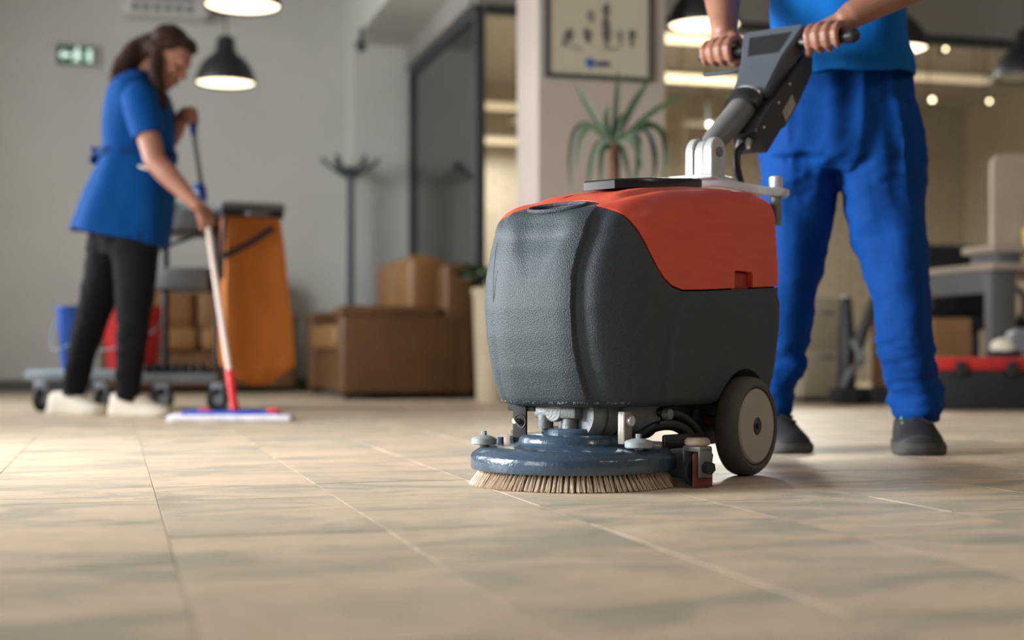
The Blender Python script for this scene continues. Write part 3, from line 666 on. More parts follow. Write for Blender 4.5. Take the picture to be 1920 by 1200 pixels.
def ear(q0, q1, name, m, hz=0.755, r=0.036, zb=0.685, pc=0.565):
    pts = [(pc + r, zb), (pc + r, hz)] + [(pc + r * math.cos(a), hz + r * math.sin(a)) for a in [PI * i / 14 for i in range(1, 14)]] + [(pc - r, hz), (pc - r, zb)]
    mb = MB(); rg = []
    cx, cz = pc, (zb + hz) / 2
    for f, q in ((0.95, q0), (1, q0 + 0.003), (1, q1 - 0.003), (0.95, q1)): rg.append([FM(cx + (x - cx) * f, q, cz + (z - cz) * f) for x, z in pts])
    return mb.rings(rg).build(name, m, mach, 30)
ear(-0.036, -0.016, 'clevis_ear', 'silver'); ear(0.013, 0.035, 'clevis_ear', 'silver')
ear(-0.013, 0.010, 'clevis_tongue', 'silver', 0.752, 0.033, 0.70)
MB().cyl(FM(0.565, 0.03, 0.755), FM(0.565, 0.041, 0.755), S(0.012), n=20, bev=0.002).build('clevis_pin', 'cast_alloy', mach)
# handle arm
d1 = [(0.565, 0.765), (0.62, 0.80), (0.70, 0.850), (0.775, 0.905)]
MB().chain([FM(p, 0.0, z) for p, z in d1], [(S(0.022), S(0.020)), (S(0.032), S(0.028)), (S(0.036), S(0.032)), (S(0.037), S(0.034))], n=24, side=SV).build('handle_arm', 'arm_grey', mach, 40)
MB().chain([FM(0.745, 0, 0.888), FM(0.765, 0, 0.905), FM(0.772, 0, 0.911)], [(S(0.047), S(0.040)), (S(0.050), S(0.043)), (S(0.046), S(0.040))], n=28, side=SV, cap=False).build('arm_collar', 'black_plastic', mach, 30)
MB().chain([FM(0.772, 0, 0.911), FM(0.785, 0, 0.925)], [(S(0.037), S(0.032)), (S(0.038), S(0.033))], n=28, side=SV, cap=False).build('collar_ring', 'silver', mach, 30)
# control head: front face widens towards the grips
du = Vector((0.13, 0, 0.185)); 
HA = (0.780, 0.925); HB = (0.925, 1.118)
nx, nz_ = 0.80, -0.60                             # outward normal of the underside (p, z)
def hd(t, q, n): return FM(lerp(HA[0], HB[0], t) + nx * n, q, lerp(HA[1], HB[1], t) + nz_ * n)
rg = []
for t, hw, th in ((0.0, 0.044, 0.05), (0.03, 0.051, 0.056), (0.25, 0.054, 0.058), (0.55, 0.062, 0.056), (0.8, 0.078, 0.05), (0.97, 0.088, 0.04), (1.0, 0.084, 0.034)):
    b_ = 0.006
    rg.append([hd(t, -hw + b_, -0.004), hd(t, hw - b_, -0.004), hd(t, hw, 0.003), hd(t, hw, th - b_), hd(t, hw - b_, th), hd(t, -hw + b_, th), hd(t, -hw, th - b_), hd(t, -hw, 0.003)])
hdo = MB().rings(rg).build('control_head', 'head_grey', mach, 30)
MB().add([hd(0.60, -0.044, -0.0048), hd(0.60, 0.044, -0.0048), hd(0.90, 0.060, -0.0048), hd(0.90, -0.060, -0.0048), hd(0.60, -0.044, -0.003), hd(0.60, 0.044, -0.003), hd(0.90, 0.060, -0.003), hd(0.90, -0.060, -0.003)],
         [(0, 1, 2, 3), (4, 7, 6, 5), (0, 4, 5, 1), (1, 5, 6, 2), (2, 6, 7, 3), (3, 7, 4, 0)]).build('control_panel', 'black_plastic', hdo, 0)
for q in (-0.012, 0.022): MB().ball(hd(0.05, q, -0.004), S(0.0045), n=10, m=6).build('head_screw', 'silver', hdo)
# control box under the head
bx0 = (0.705, 0.800); bx1 = (0.985, 1.062)
def bd(t, q, n): 
    L_ = math.hypot(bx1[0] - bx0[0], bx1[1] - bx0[1]); ux, uz = (bx1[0] - bx0[0]) / L_, (bx1[1] - bx0[1]) / L_
    return FM(lerp(bx0[0], bx1[0], t) + uz * n, q, lerp(bx0[1], bx1[1], t) - ux * n)
rg = []
for t, n0, n1 in ((0.0, -0.020, 0.040), (0.02, -0.026, 0.048), (0.30, -0.026, 0.052), (0.34, -0.024, 0.060), (0.62, -0.018, 0.062), (0.93, -0.018, 0.05), (0.985, -0.014, 0.030), (1.0, -0.01, 0.02)):
    b_ = 0.004
    rg.append([bd(t, 0.0 + b_, n0), bd(t, 0.075 - b_, n0), bd(t, 0.075, n0 + b_), bd(t, 0.075, n1 - b_), bd(t, 0.075 - b_, n1), bd(t, b_, n1), bd(t, 0.0, n1 - b_), bd(t, 0.0, n0 + b_)])
cb = MB().rings(rg).build('control_box', 'black_plastic', mach, 25)
def plate(t0, t1, n0, n1, q): return MB().add([bd(t0, q, n0), bd(t1, q, n0), bd(t1, q, n1), bd(t0, q, n1), bd(t0, q - 0.002, n0), bd(t1, q - 0.002, n0), bd(t1, q - 0.002, n1), bd(t0, q - 0.002, n1)], [(0, 1, 2, 3), (4, 7, 6, 5), (0, 4, 5, 1), (1, 5, 6, 2), (2, 6, 7, 3), (3, 7, 4, 0)])
plate(0.36, 0.56, 0.018, 0.050, 0.0768).build('rating_label', 'sticker', cb, 0)
for t_, n_ in ((0.08, -0.012), (0.36, -0.010), (0.58, -0.008)): MB().ball(bd(t_, 0.076, n_), S(0.0035), n=8, m=6).build('box_screw', 'silver', cb)
for q, m in ((0.018, 'silver'), (0.042, 'silver')): MB().cyl(bd(0.015, q, 0.0), bd(-0.05, q, 0.008), S(0.008), n=14).build('cable_gland', m, cb)
cbl = [bd(-0.04, 0.03, 0.006), FM(0.665, 0.032, 0.765), FM(0.655, 0.035, 0.73), FM(0.665, 0.04, 0.69), FM(0.675, 0.045, 0.655)]
MB().chain(spline(cbl, 6), [S(0.0095)] * 25, n=12).build('power_cable', 'black_plastic', mach)
# grips
GP, GZ = 0.915, 1.071
for sgn in (1, -1):
    ge = 0.222 if sgn > 0 else 0.198
    g = MB().chain([FM(GP + 0.005, sgn * 0.07, GZ + 0.004), FM(GP, sgn * 0.09, GZ), FM(GP, sgn * (ge - 0.02), GZ), FM(GP, sgn * ge, GZ)], [S(0.016), S(0.016), S(0.0165), S(0.0195)], n=20).build('grip', 'black_plastic', mach)
    if sgn < 0: MB().chain([FM(GP - 0.01, sgn * 0.08, GZ - 0.05), FM(GP - 0.015, sgn * 0.12, GZ - 0.055), FM(GP - 0.012, sgn * 0.19, GZ - 0.052)], [(S(0.006), S(0.012))] * 3, n=12, side=(0, 0, 1)).build('drive_lever', 'head_grey', mach)

# ================================================================ PEOPLE: shared tools
def grip_hand(mb, c, axis, u, v, R, wrist, sc=1.0, thumb=1, wr=(0.026, 0.019)):
    """four fingers and a thumb closing round a bar; axis points from little finger to index finger"""
    axis = Vector(axis).normalized(); u = Vector(u); u = (u - axis * u.dot(axis)).normalized()
    v = Vector(v); v = (v - axis * v.dot(axis) - u * v.dot(u)).normalized(); c = Vector(c); wrist = Vector(wrist)
    at = lambda off, ph, r: c + axis * off + (u * math.cos(ph) + v * math.sin(ph)) * r
    offs = [-0.033, -0.011, 0.0115, 0.0335]; rad = [0.0082, 0.0096, 0.0100, 0.0094]; ext = [3.05, 3.45, 3.5, 3.3]
    for k in range(4):
        o = offs[k] * sc; r = rad[k] * sc; Rr = R + r
        pts = [at(o, -0.25, Rr + 0.012 * sc), at(o, 0.35, Rr + 0.007 * sc), at(o, 0.95, Rr + 0.004 * sc), at(o, 1.55, Rr + 0.004 * sc), at(o, 2.1, Rr), at(o, 2.6, Rr), at(o, ext[k], Rr - 0.001)]
        mb.chain(pts, [r * 1.12, r * 1.14, r * 1.0, r * 1.08, r * 0.96, r * 0.98, r * 0.82], n=12)
        kn = pts[0]; mid = lerp(kn, wrist, 0.5) + u * (0.003 * sc)
        mb.chain([pts[1], kn, mid, lerp(mid, wrist, 0.7)], [r * 1.1, r * 1.3, 0.0145 * sc, 0.016 * sc], n=12)
    mb.chain([lerp(at(0, -0.3, R + 0.012), wrist, 0.35), wrist], [(0.034 * sc, 0.013 * sc), (wr[0] * sc, wr[1] * sc)], n=16, side=axis)
    o = offs[3] * sc
    tb_ = [lerp(at(o, -0.5, R + 0.02), wrist, 0.55), at(o + 0.014 * sc, -0.9, R + 0.016 * sc), at(o + 0.018 * sc, -1.7, R + 0.012 * sc), at(o + 0.012 * sc, -2.5, R + 0.011 * sc), at(o + 0.004 * sc, -3.0, R + 0.010 * sc)]
    mb.chain(tb_, [0.016 * sc, 0.0145 * sc, 0.0115 * sc, 0.0115 * sc, 0.009 * sc], n=12)
    nails = [at(offs[3] * sc + 0.008 * sc, -2.7, R + 0.021 * sc)]
    return nails
def head(mb, c, fw, up, s=1.0):
    """skull, jaw, nose, brow, lips, ears and neck stub as overlapping volumes; c = centre of the skull"""
    fw = Vector(fw).normalized(); up = Vector(up); up = (up - fw * up.dot(fw)).normalized(); rt = fw.cross(up)
    M = Matrix((rt, fw, up)).transposed()
    P = lambda x, y, z: Vector(c) + (M @ Vector((x, y, z))) * s
    b = lambda x, y, z, r: mb.ball(P(x, y, z), tuple(k * s for k in r), M, 18, 12)
    b(0, -0.012, 0.025, (0.074, 0.094, 0.088)); b(0, 0.022, -0.035, (0.060, 0.066, 0.070)); b(0, 0.045, -0.080, (0.040, 0.040, 0.032))
    b(0, 0.066, -0.104, (0.022, 0.020, 0.017)); b(0, 0.070, 0.020, (0.052, 0.018, 0.016))
    mb.chain([P(0, 0.080, 0.008), P(0, 0.094, -0.018), P(0, 0.101, -0.034)], [0.009 * s, 0.011 * s, 0.013 * s], n=10)
    b(0.012, 0.090, -0.038, (0.008, 0.010, 0.007)); b(-0.012, 0.090, -0.038, (0.008, 0.010, 0.007))
    b(0, 0.083, -0.062, (0.022, 0.010, 0.006)); b(0, 0.081, -0.073, (0.020, 0.010, 0.007))
    for sgn in (1, -1):
        b(sgn * 0.036, 0.060, -0.030, (0.022, 0.020, 0.022)); b(sgn * 0.076, -0.008, -0.010, (0.009, 0.018, 0.030))
    return P, M, rt
def eyes(P, M, s, parent, dp=0.0):
    for sgn in (1, -1):
        e = MB().ball(P(sgn * 0.031, 0.062 - dp, 0.0), 0.0115 * s, M, 14, 10).build('eye', 'eye_white', parent)
        MB().ball(P(sgn * 0.031, 0.069 - dp * 0.6, -0.002), 0.0055 * s, M, 10, 6).build('iris', 'iris', e)
def shoe(parent, toe, heel, wd, m_up, m_sole, m_lace, hi=0.085, sole=0.026, cuff=None):
    toe = Vector((toe[0], toe[1], 0)); heel = Vector((heel[0], heel[1], 0)); d = (toe - heel); L_ = d.length; d.normalize(); sd = Vector((-d.y, d.x, 0))
    P = lambda x, y, z: heel + d * (x * L_) + sd * y + Vector((0, 0, z))
    xs = [0.0, 0.02, 0.08, 0.18, 0.32, 0.48, 0.62, 0.76, 0.88, 0.96, 1.0]
    wv = [0.45, 0.60, 0.74, 0.78, 0.74, 0.80, 0.94, 1.0, 0.90, 0.66, 0.40]
    hv = [0.85, 0.98, 1.06, 1.08, 1.05, 0.96, 0.76, 0.58, 0.49, 0.42, 0.34]
    up = MB(); rg = []
    for x, w_, h_ in zip(xs, wv, hv):
        a = wd / 2 * w_; h2 = hi * h_; ring = []
        for i in range(16):
            t = PI * i / 15; ring.append(P(x, a * math.cos(t) * (0.97 if 2 < i < 13 else 1.0), sole * 0.5 + (h2 - sole * 0.5) * max(0.0, math.sin(t)) ** 0.75))
        rg.append(ring)
    su = up.rings(rg).build('shoe', m_up, parent, 50)
    so = MB(); rg = []
    for z, g in ((0.0, -0.004), (0.003, 0.002), (sole * 0.75, 0.004), (sole, 0.001)):
        ring = []
        prof = list(zip(xs, wv))
        for x, w_ in prof: ring.append(P(x + (0.012 if x > 0.5 else -0.008) * (1 if g > 0 else 0.3), wd / 2 * w_ + g, z + (0.006 if (x > 0.9 and z < 0.01) else 0)))
        for x, w_ in prof[::-1]: ring.append(P(x + (0.012 if x > 0.5 else -0.008) * (1 if g > 0 else 0.3), -(wd / 2 * w_ + g), z + (0.006 if (x > 0.9 and z < 0.01) else 0)))
        rg.append(ring)
    so.rings(rg).build('sole', m_sole, su, 40)
    # toe bumper
    tb2 = MB(); rg = []
    for k in range(13):
        a = PI * (k / 12 - 0.5); hh = sole + 0.020 * math.cos(a) ** 2
        cx = P(0.84, 0, 0) + d * (L_ * 0.155 * math.cos(a)) + sd * (wd * 0.49 * math.sin(a))
        nrm = (d * math.cos(a) + sd * math.sin(a))
        rg.append([cx + nrm * 0.003 + Vector((0, 0, 0.004)), cx + nrm * 0.004 + Vector((0, 0, sole * 0.7)), cx - nrm * 0.006 + Vector((0, 0, hh)), cx - nrm * 0.016 + Vector((0, 0, sole * 0.5))])
    tb2.rings(rg).build('toe_cap', m_sole, su, 50)
    for k in range(4):
        x = 0.44 + 0.07 * k; h2 = hi * interp(x, list(zip(xs, hv))) + 0.002; a = wd * 0.24
        MB().chain([P(x - 0.02, -a, h2 - 0.012), P(x, 0, h2 + 0.003), P(x + 0.03, a, h2 - 0.012)], [0.004, 0.0045, 0.004], n=8).build('lace', m_up, su)
        for sg in (1, -1): MB().ball(P(x - 0.015, sg * (a + 0.006), h2 - 0.013), 0.0045, n=8, m=6).build('eyelet', m_lace, su)
    if cuff: MB().chain([P(0.2, 0, hi * 0.8), P(0.16, 0, cuff)], [wd * 0.36, wd * 0.36], n=16, cap=False).build('sock', 'fabric_black' if m_up == 'shoe_black' else 'white_canvas', su)
    return su

# ================================================================ MAN behind the scrubber
man = thing('person', 'person in royal blue work clothes and black shoes pushing the floor scrubber', 'person', U(1590, 845, 3.80) * Vector((1, 1, 0)) if False else Vector((0.88, 3.80, 0)), 0)
mb = MB()
cw = 0.02
# torso core, neck, head
mb.chain([FM(1.32, cw, 0.96), FM(1.31, cw, 1.05), FM(1.27, cw, 1.28), FM(1.24, cw, 1.46), FM(1.235, cw, 1.55)], [(S(0.105), S(0.06)), (S(0.115), S(0.07)), (S(0.150), S(0.10)), (S(0.165), S(0.10)), (S(0.11), S(0.075))], n=20, side=SV)
mb.chain([FM(1.24, cw, 1.53), FM(1.215, cw, 1.70)], [S(0.062), S(0.058)], n=16)
mfw = (-BV * 0.93 - Vector((0, 0, 0.36))).normalized()
mP, mM, _ = head(mb, FM(1.185, cw, 1.775), mfw, (0, 0, 1), 1.0)
# thighs inside the trousers keep the body in one piece
HIPR, KNR, ANR = U(1500, 290, 3.88), U(1480, 560, 3.86), U(1452, 775, 3.86)
HIPL, KNL, ANL = U(1650, 290, 3.80), U(1692, 560, 3.75), U(1718, 775, 3.79)
for h_, k_, a_ in ((HIPR, KNR, ANR), (HIPL, KNL, ANL)): mb.chain([h_, k_, a_], [0.075, 0.045, 0.03], n=14)
# right arm (image left) and left arm
SHR, ELR, WRR = FM(1.25, cw - 0.185, 1.50), FM(1.115, -0.255, 1.325), FM(0.955, -0.163, 1.150)
SHL, ELL, WRL = FM(1.25, cw + 0.185, 1.50), FM(1.10, 0.375, 1.255), FM(0.968, 0.195, 1.135)
for sh_, el_, wr_ in ((SHR, ELR, WRR), (SHL, ELL, WRL)):
    mb.chain([sh_, lerp(sh_, el_, 0.5), el_], [0.056, 0.052, 0.045], n=18)
    mb.chain([el_, lerp(el_, wr_, 0.3), lerp(el_, wr_, 0.7), wr_, wr_ + (wr_ - el_).normalized() * 0.012], [0.045, 0.050, 0.040, (0.034), (0.030)], n=18)
nl = []
nl += grip_hand(mb, FM(GP, -0.152, GZ), SV, Vector((0, 0, 0.96)) + BV * 0.28, -BV, S(0.0165), WRR, 1.08)
nl += grip_hand(mb, FM(GP, 0.150, GZ), -SV, Vector((0, 0, 0.96)) + BV * 0.28, -BV, S(0.0165), WRL, 1.08)
link('body', remesh(mb, 0.0042, 3), 'skin', man, 60)
eyes(mP, mM, 1.0, man)
hair = MB(); hair.ball(mP(0, -0.026, 0.045), (0.080, 0.092, 0.080), mM, 20, 14); hair.ball(mP(0, -0.055, -0.01), (0.068, 0.055, 0.06), mM, 16, 12)
hm = remesh(hair, 0.006, 3); folds(hm, 0.004, 60, seed=3); link('hair', hm, 'hair_brown', man, 60)
# trousers
def pxchain(mb, rows, n=22):
    mb.chain([U(x, y, Y) for x, y, Y, a, b in rows], [(a * Y / F, b * Y / F) for x, y, Y, a, b in rows], n=n, side=(1, 0, 0), cap=False)
tr = MB()
pxchain(tr, [(1578, 100, 3.84, 116, 84), (1578, 125, 3.84, 125, 89), (1578, 150, 3.84, 131, 93), (1577, 200, 3.84, 139, 98), (1577, 255, 3.84, 146, 102), (1575, 300, 3.84, 142, 96), (1574, 325, 3.84, 60, 70)], 28)
pxchain(tr, [(1645, 210, 3.82, 74, 78), (1650, 280, 3.81, 80, 82), (1656, 340, 3.80, 76, 78), (1668, 420, 3.78, 67, 70), (1680, 500, 3.76, 59, 64), (1692, 570, 3.74, 52, 60), (1699, 640, 3.73, 49, 56), (1705, 690, 3.75, 48, 54), (1711, 722, 3.77, 45, 54), (1718, 740, 3.78, 52, 60), (1719, 758, 3.78, 50, 60), (1718, 774, 3.79, 44, 54)])
pxchain(tr, [(1507, 210, 3.88, 74, 78), (1504, 280, 3.88, 76, 82), (1502, 340, 3.87, 72, 78), (1488, 420, 3.87, 67, 70), (1482, 500, 3.86, 60, 64), (1477, 570, 3.86, 55, 60), (1470, 640, 3.86, 52, 56), (1460, 690, 3.86, 49, 54), (1446, 728, 3.86, 43, 50), (1446, 745, 3.86, 46, 56), (1446, 765, 3.86, 43, 56), (1446, 785, 3.86, 37, 52)])
tm = remesh(tr, 0.007, 6)
def ridged(me, amp, scale, stretch, seed, mask=None):  # sharp-crested cloth creases
    for v, n in [(v, v.normal.copy()) for v in me.vertices]:
        p = Vector((v.co.x * stretch[0], v.co.y * stretch[1], v.co.z * stretch[2])) * scale + Vector((seed, 0, seed))
        p += Vector((noise.noise(v.co * 4), 0, noise.noise(v.co * 4 + Vector((9, 0, 0))))) * 0.5
        v.co += n * (amp * (1 if mask is None else mask(v.co)) * (0.55 - min(1.0, 2.2 * abs(noise.noise(p)))))
    me.update()
ridged(tm, 0.016, 9.0, (1.5, 1.0, 0.28), 4.0, lambda c: sstep(0.55, 0.95, c.z))
ridged(tm, 0.008, 6.5, (0.9, 0.8, 1.0), 13.0, lambda c: sstep(0.95, 0.75, c.z) * (1 if c.z > 0.2 else 0.4))
folds(tm, 0.014, 7.0, (1.0, 1.0, 0.55), 2.0, lambda c: 0.5 if c.z < 0.2 else 1.0)
folds(tm, 0.010, 17.0, (0.8, 0.8, 1.7), 9.0, lambda c: 1.0 if c.z < 0.30 else 0.35 + 0.5 * sstep(0.10, 0.0, abs(c.z - 0.72)))
ca = FM(1.3, cw, 0)
link('trousers', tm, 'trouser_blue', man, 60)
# waistband and shirt
def torso_ring(p, q, z, a, b, n=40, tilt=0.0):
    out = []
    for i in range(n):
        t = 2 * PI * i / n; x = a * math.copysign(abs(math.cos(t)) ** 0.8, math.cos(t)); y = b * math.copysign(abs(math.sin(t)) ** 0.8, math.sin(t))
        out.append(FM(p + y, q + x, z + tilt * y))
    return out
sh = MB()
rows = [(1.305, cw - .002, 1.070, 0.165, 0.120), (1.305, cw - .002, 1.042, 0.192, 0.146), (1.305, cw, 1.044, 0.206, 0.158), (1.305, cw, 1.066, 0.211, 0.162), (1.30, cw, 1.105, 0.208, 0.158), (1.295, cw, 1.14, 0.196, 0.144), (1.285, cw, 1.21, 0.188, 0.134), (1.27, cw, 1.32, 0.190, 0.130), (1.255, cw, 1.43, 0.196, 0.125), (1.245, cw, 1.51, 0.185, 0.108), (1.238, cw, 1.56, 0.140, 0.088), (1.232, cw, 1.59, 0.088, 0.078)]
sh.rings([torso_ring(*r) for r in rows])
sm_ = sh.mesh('shirt'); fix_normals(sm_)
bm = bmesh.new(); bm.from_mesh(sm_); bmesh.ops.subdivide_edges(bm, edges=bm.edges[:], cuts=2, use_grid_fill=True); bm.to_mesh(sm_); bm.free(); fix_normals(sm_)
folds(sm_, 0.010, 9.0, (1, 1, 0.7), 5.0)
so_ = link('shirt', sm_, 'work_blue', man, 60)
for sh_, el_ in ((SHR, ELR), (SHL, ELL)):
    e_ = lerp(sh_, el_, 0.62); dd = (el_ - sh_).normalized()
    m2 = MB().chain([sh_ - dd * 0.05, sh_, lerp(sh_, e_, 0.5), e_, e_ - dd * 0.01, lerp(sh_, e_, 0.5)], [0.058, 0.076, 0.076, 0.074, 0.066, 0.064], n=24, cap=False)
    m2.build('sleeve', 'work_blue', so_, 60)
# shoes
shoe(man, (U(1729, 855, 3.615).x, 3.615), (1.085, 3.885), 0.130, 'shoe_black', 'shoe_sole', 'lace_green', 0.125, 0.032, 0.17)
shoe(man, (0.738, 3.69), (0.690, 3.965), 0.120, 'shoe_black', 'shoe_sole', 'lace_green', 0.125, 0.028, 0.17)

# ================================================================ WOMAN with the mop
wo = thing('person', 'person in blue tunic with dark ponytail, black leggings and white sneakers mopping', 'person', Vector((-1.70, 6.05, 0)), 0)
PB, PT = U(441, 772, 5.56), U(358, 212, 6.06)
def on_pole(py):                                  # the point of the mop pole seen on a given row
    lo, hi = 0.0, 1.0
    for _ in range(40):
        t = (lo + hi) / 2; p = lerp(PB, PT, t); y = HORIZON - (p.z - EYE) * F / p.y
        if y > py: lo = t
        else: hi = t
    return lerp(PB, PT, (lo + hi) / 2)
pax = (PT - PB).normalized()
mb = MB()
mb.chain([U(250, 440, 6.03), U(258, 330, 6.03), U(262, 260, 6.03), U(262, 200, 6.03), U(266, 165, 6.03)], [(0.13, 0.15), (0.11, 0.13), (0.11, 0.14), (0.11, 0.17), (0.07, 0.11)], n=18, side=(1, 0, 0))
mb.chain([U(264, 172, 6.03), U(288, 128, 6.03)], [0.058, 0.054], n=14)
wfw = Vector((0.80, -0.12, -0.58)); wup = Vector((0.58, 0, 0.82))
wc = U(318, 108, 6.02)
wP, wM, wrt = head(mb, wc, wfw, wup, 1.02)
HN, KN_, AN_ = U(252, 440, 5.95), U(250, 600, 5.93), U(238, 738, 6.0)
HF, KF_, AF_ = U(215, 440, 6.12), U(172, 600, 6.14), U(136, 738, 6.16)
for h_, k_, a_ in ((HN, KN_, AN_), (HF, KF_, AF_)): mb.chain([h_, k_, a_], [0.08, 0.05, 0.034], n=14)
g1 = on_pole(408); g2 = on_pole(222)
SN, EN, WN = U(262, 188, 5.86), U(290, 302, 5.80), U(368, 384, 5.79)
SF, EF, WF = U(288, 195, 6.20), U(318, 262, 6.26), U(345, 214, 6.16)
mb.chain([SN, lerp(SN, EN, 0.5), EN], [0.052, 0.050, 0.044], n=16); mb.chain([EN, lerp(EN, WN, 0.3), lerp(EN, WN, 0.75), WN], [0.044, 0.046, 0.034, 0.028], n=16)
mb.chain([SF, lerp(SF, EF, 0.5), EF], [0.050, 0.048, 0.040], n=16); mb.chain([EF, lerp(EF, WF, 0.4), WF], [0.040, 0.040, 0.028], n=16)
grip_hand(mb, g1, -pax, (g1 - WN) * -0.2 + Vector((0.1, -1, 0.3)), Vector((1, 0.2, -0.1)), 0.0125, WN, 0.96)
grip_hand(mb, g2, pax, Vector((-0.4, -1.0, 0.1)), Vector((1, -0.3, 0.1)), 0.0125, WF, 0.96)
link('body', remesh(mb, 0.006, 3), 'skin_woman', wo, 60)
eyes(wP, wM, 1.0, wo, 0.006)
MB().ball(wP(0, 0.091, -0.067), (0.019, 0.006, 0.007), wM).build('lips', 'lips', wo)
hair = MB()
hair.ball(wP(0, -0.030, 0.045), (0.084, 0.092, 0.083), wM, 20, 14); hair.ball(wP(0, -0.070, 0.0), (0.070, 0.05, 0.07), wM, 16, 12)
hair.ball(wP(0, 0.035, 0.082), (0.066, 0.045, 0.035), wM, 16, 12)
for sg in (1, -1): hair.chain([wP(sg * 0.05, 0.045, 0.085), wP(sg * 0.078, 0.0, 0.05), wP(sg * 0.078, -0.05, 0.0)], [0.016, 0.022, 0.026], n=10)
ptail = [wP(0, -0.10, 0.03), U(262, 92, 6.03), U(238, 118, 6.0), U(220, 145, 5.97), U(211, 168, 5.95)]
hair.chain(spline(ptail, 4), [0.035, 0.038, 0.042, 0.046, 0.05, 0.052, 0.052, 0.05, 0.048, 0.046, 0.044, 0.042, 0.038, 0.034, 0.026, 0.018, 0.01], n=14)
lock = [wP(0.068, -0.03, 0.0), U(290, 135, 5.93), U(298, 165, 5.90), U(306, 192, 5.92), U(312, 205, 5.93)]
hair.chain(spline(lock, 4), [0.03] * 6 + [0.028, 0.028, 0.027, 0.026, 0.025, 0.024, 0.022, 0.02, 0.016, 0.012, 0.007], n=12)
hm = remesh(hair, 0.007, 2); folds(hm, 0.006, 30, (1, 1, 0.4), 3); link('hair', hm, 'hair_brown', wo, 60)
# leggings
lg = MB()
lg.chain([U(238, 400, 6.03), U(238, 440, 6.03), U(236, 480, 6.03)], [(0.125, 0.16), (0.13, 0.165), (0.10, 0.14)], n=22, side=(1, 0, 0), cap=False)
pxchain(lg, [(255, 430, 5.95, 46, 46), (254, 480, 5.95, 44, 44), (253, 540, 5.94, 38, 39), (250, 600, 5.93, 32, 34), (247, 650, 5.95, 29, 30), (242, 700, 5.98, 25, 25), (238, 748, 6.01, 22, 22)])
pxchain(lg, [(212, 430, 6.12, 44, 46), (203, 480, 6.12, 42, 44), (190, 540, 6.13, 36, 38), (172, 600, 6.14, 31, 34), (156, 650, 6.15, 28, 30), (145, 700, 6.16, 24, 25), (137, 746, 6.17, 21, 22)])
lm = remesh(lg, 0.009, 4); folds(lm, 0.006, 14, (1, 1, 1.4), 4); link('leggings', lm, 'legging', wo, 60)
# tunic, apron back, sleeves, bow
def wring(y, xl, xr, b, Y=6.03, slope=0.0, n=44, inn=0.0):
    out = []; cx = (xl + xr) / 2; a = (xr - xl) / 2
    for i in range(n):
        t = 2 * PI * i / n; x = a * math.copysign(abs(math.cos(t)) ** 0.75, math.cos(t)); out.append(U(cx + x, y + slope * x, Y) + Vector((0, b * math.copysign(abs(math.sin(t)) ** 0.75, math.sin(t)), 0)))
        out[-1].z = (EYE + (HORIZON - (y + slope * x)) / F * Y)
    return out
tu = MB()
rows = [(420, 150, 308, 0.17, 6.03, 0.12), (444, 146, 306, 0.19, 6.03, 0.2), (447, 141, 311, 0.205, 6.03, 0.20), (425, 146, 314, 0.203, 6.03, 0.17), (390, 155, 319, 0.196, 6.03, 0.12), (340, 172, 325, 0.182, 6.03, 0.06), (300, 189, 327, 0.166, 6.03, 0.02), (275, 193, 326, 0.160, 6.03, 0), (245, 194, 324, 0.168, 6.03, 0), (210, 200, 320, 0.185, 6.03, 0), (180, 208, 312, 0.190, 6.03, 0), (160, 220, 300, 0.165, 6.03, 0), (146, 232, 294, 0.115, 6.03, 0), (138, 240, 288, 0.075, 6.03, 0)]
tu.rings([wring(*r) for r in rows])
tm = tu.mesh('tunic'); fix_normals(tm)
bm = bmesh.new(); bm.from_mesh(tm); bmesh.ops.subdivide_edges(bm, edges=bm.edges[:], cuts=1, use_grid_fill=True); bm.to_mesh(tm); bm.free(); fix_normals(tm)
folds(tm, 0.018, 6.0, (1.2, 1.2, 0.4), 7.0)
tuo = link('tunic', tm, 'tunic_blue', wo, 60)
for s_, e_, m_ in ((SN, EN, 0.60), (SF, EF, 0.55)):
    dd = (e_ - s_).normalized(); ee = lerp(s_, e_, m_)
    MB().chain([s_ - dd * 0.06, s_ - dd * 0.02, lerp(s_, ee, 0.5), ee, ee - dd * 0.01, lerp(s_, ee, 0.5)], [0.05, 0.076, 0.074, 0.066, 0.058, 0.056], n=22, cap=False).build('sleeve', 'tunic_blue', tuo, 60)
ap = MB().rings([wring(300, 186, 329, 0.172), wring(292, 186, 329, 0.172), wring(284, 187, 329, 0.170)], False, False); ap.build('apron_tie', 'apron_blue', tuo, 60)
for dx, dy in ((-14, -14), (-16, 10)):
    c0 = U(188, 292, 6.0); c1 = U(188 + dx, 292 + dy, 5.98)
    MB().chain([c0, lerp(c0, c1, 0.6), c1], [(0.008, 0.012), (0.012, 0.03), (0.008, 0.02)], n=12).build('apron_bow', 'apron_blue', tuo, 60)
MB().chain([U(262, 312, 5.845), U(275, 316, 5.84), U(288, 318, 5.85)], [0.006, 0.006, 0.006], n=8).build('pocket_piping', 'white_canvas', tuo)
shoe(wo, (U(322, 775, 6.0).x, 5.96), (U(208, 775, 6.05).x, 6.06), 0.098, 'white_canvas', 'white_rubber', 'white_canvas', 0.094, 0.03)
shoe(wo, (U(205, 772, 6.14).x, 6.08), (U(95, 772, 6.2).x, 6.20), 0.098, 'white_canvas', 'white_rubber', 'white_canvas', 0.094, 0.03)

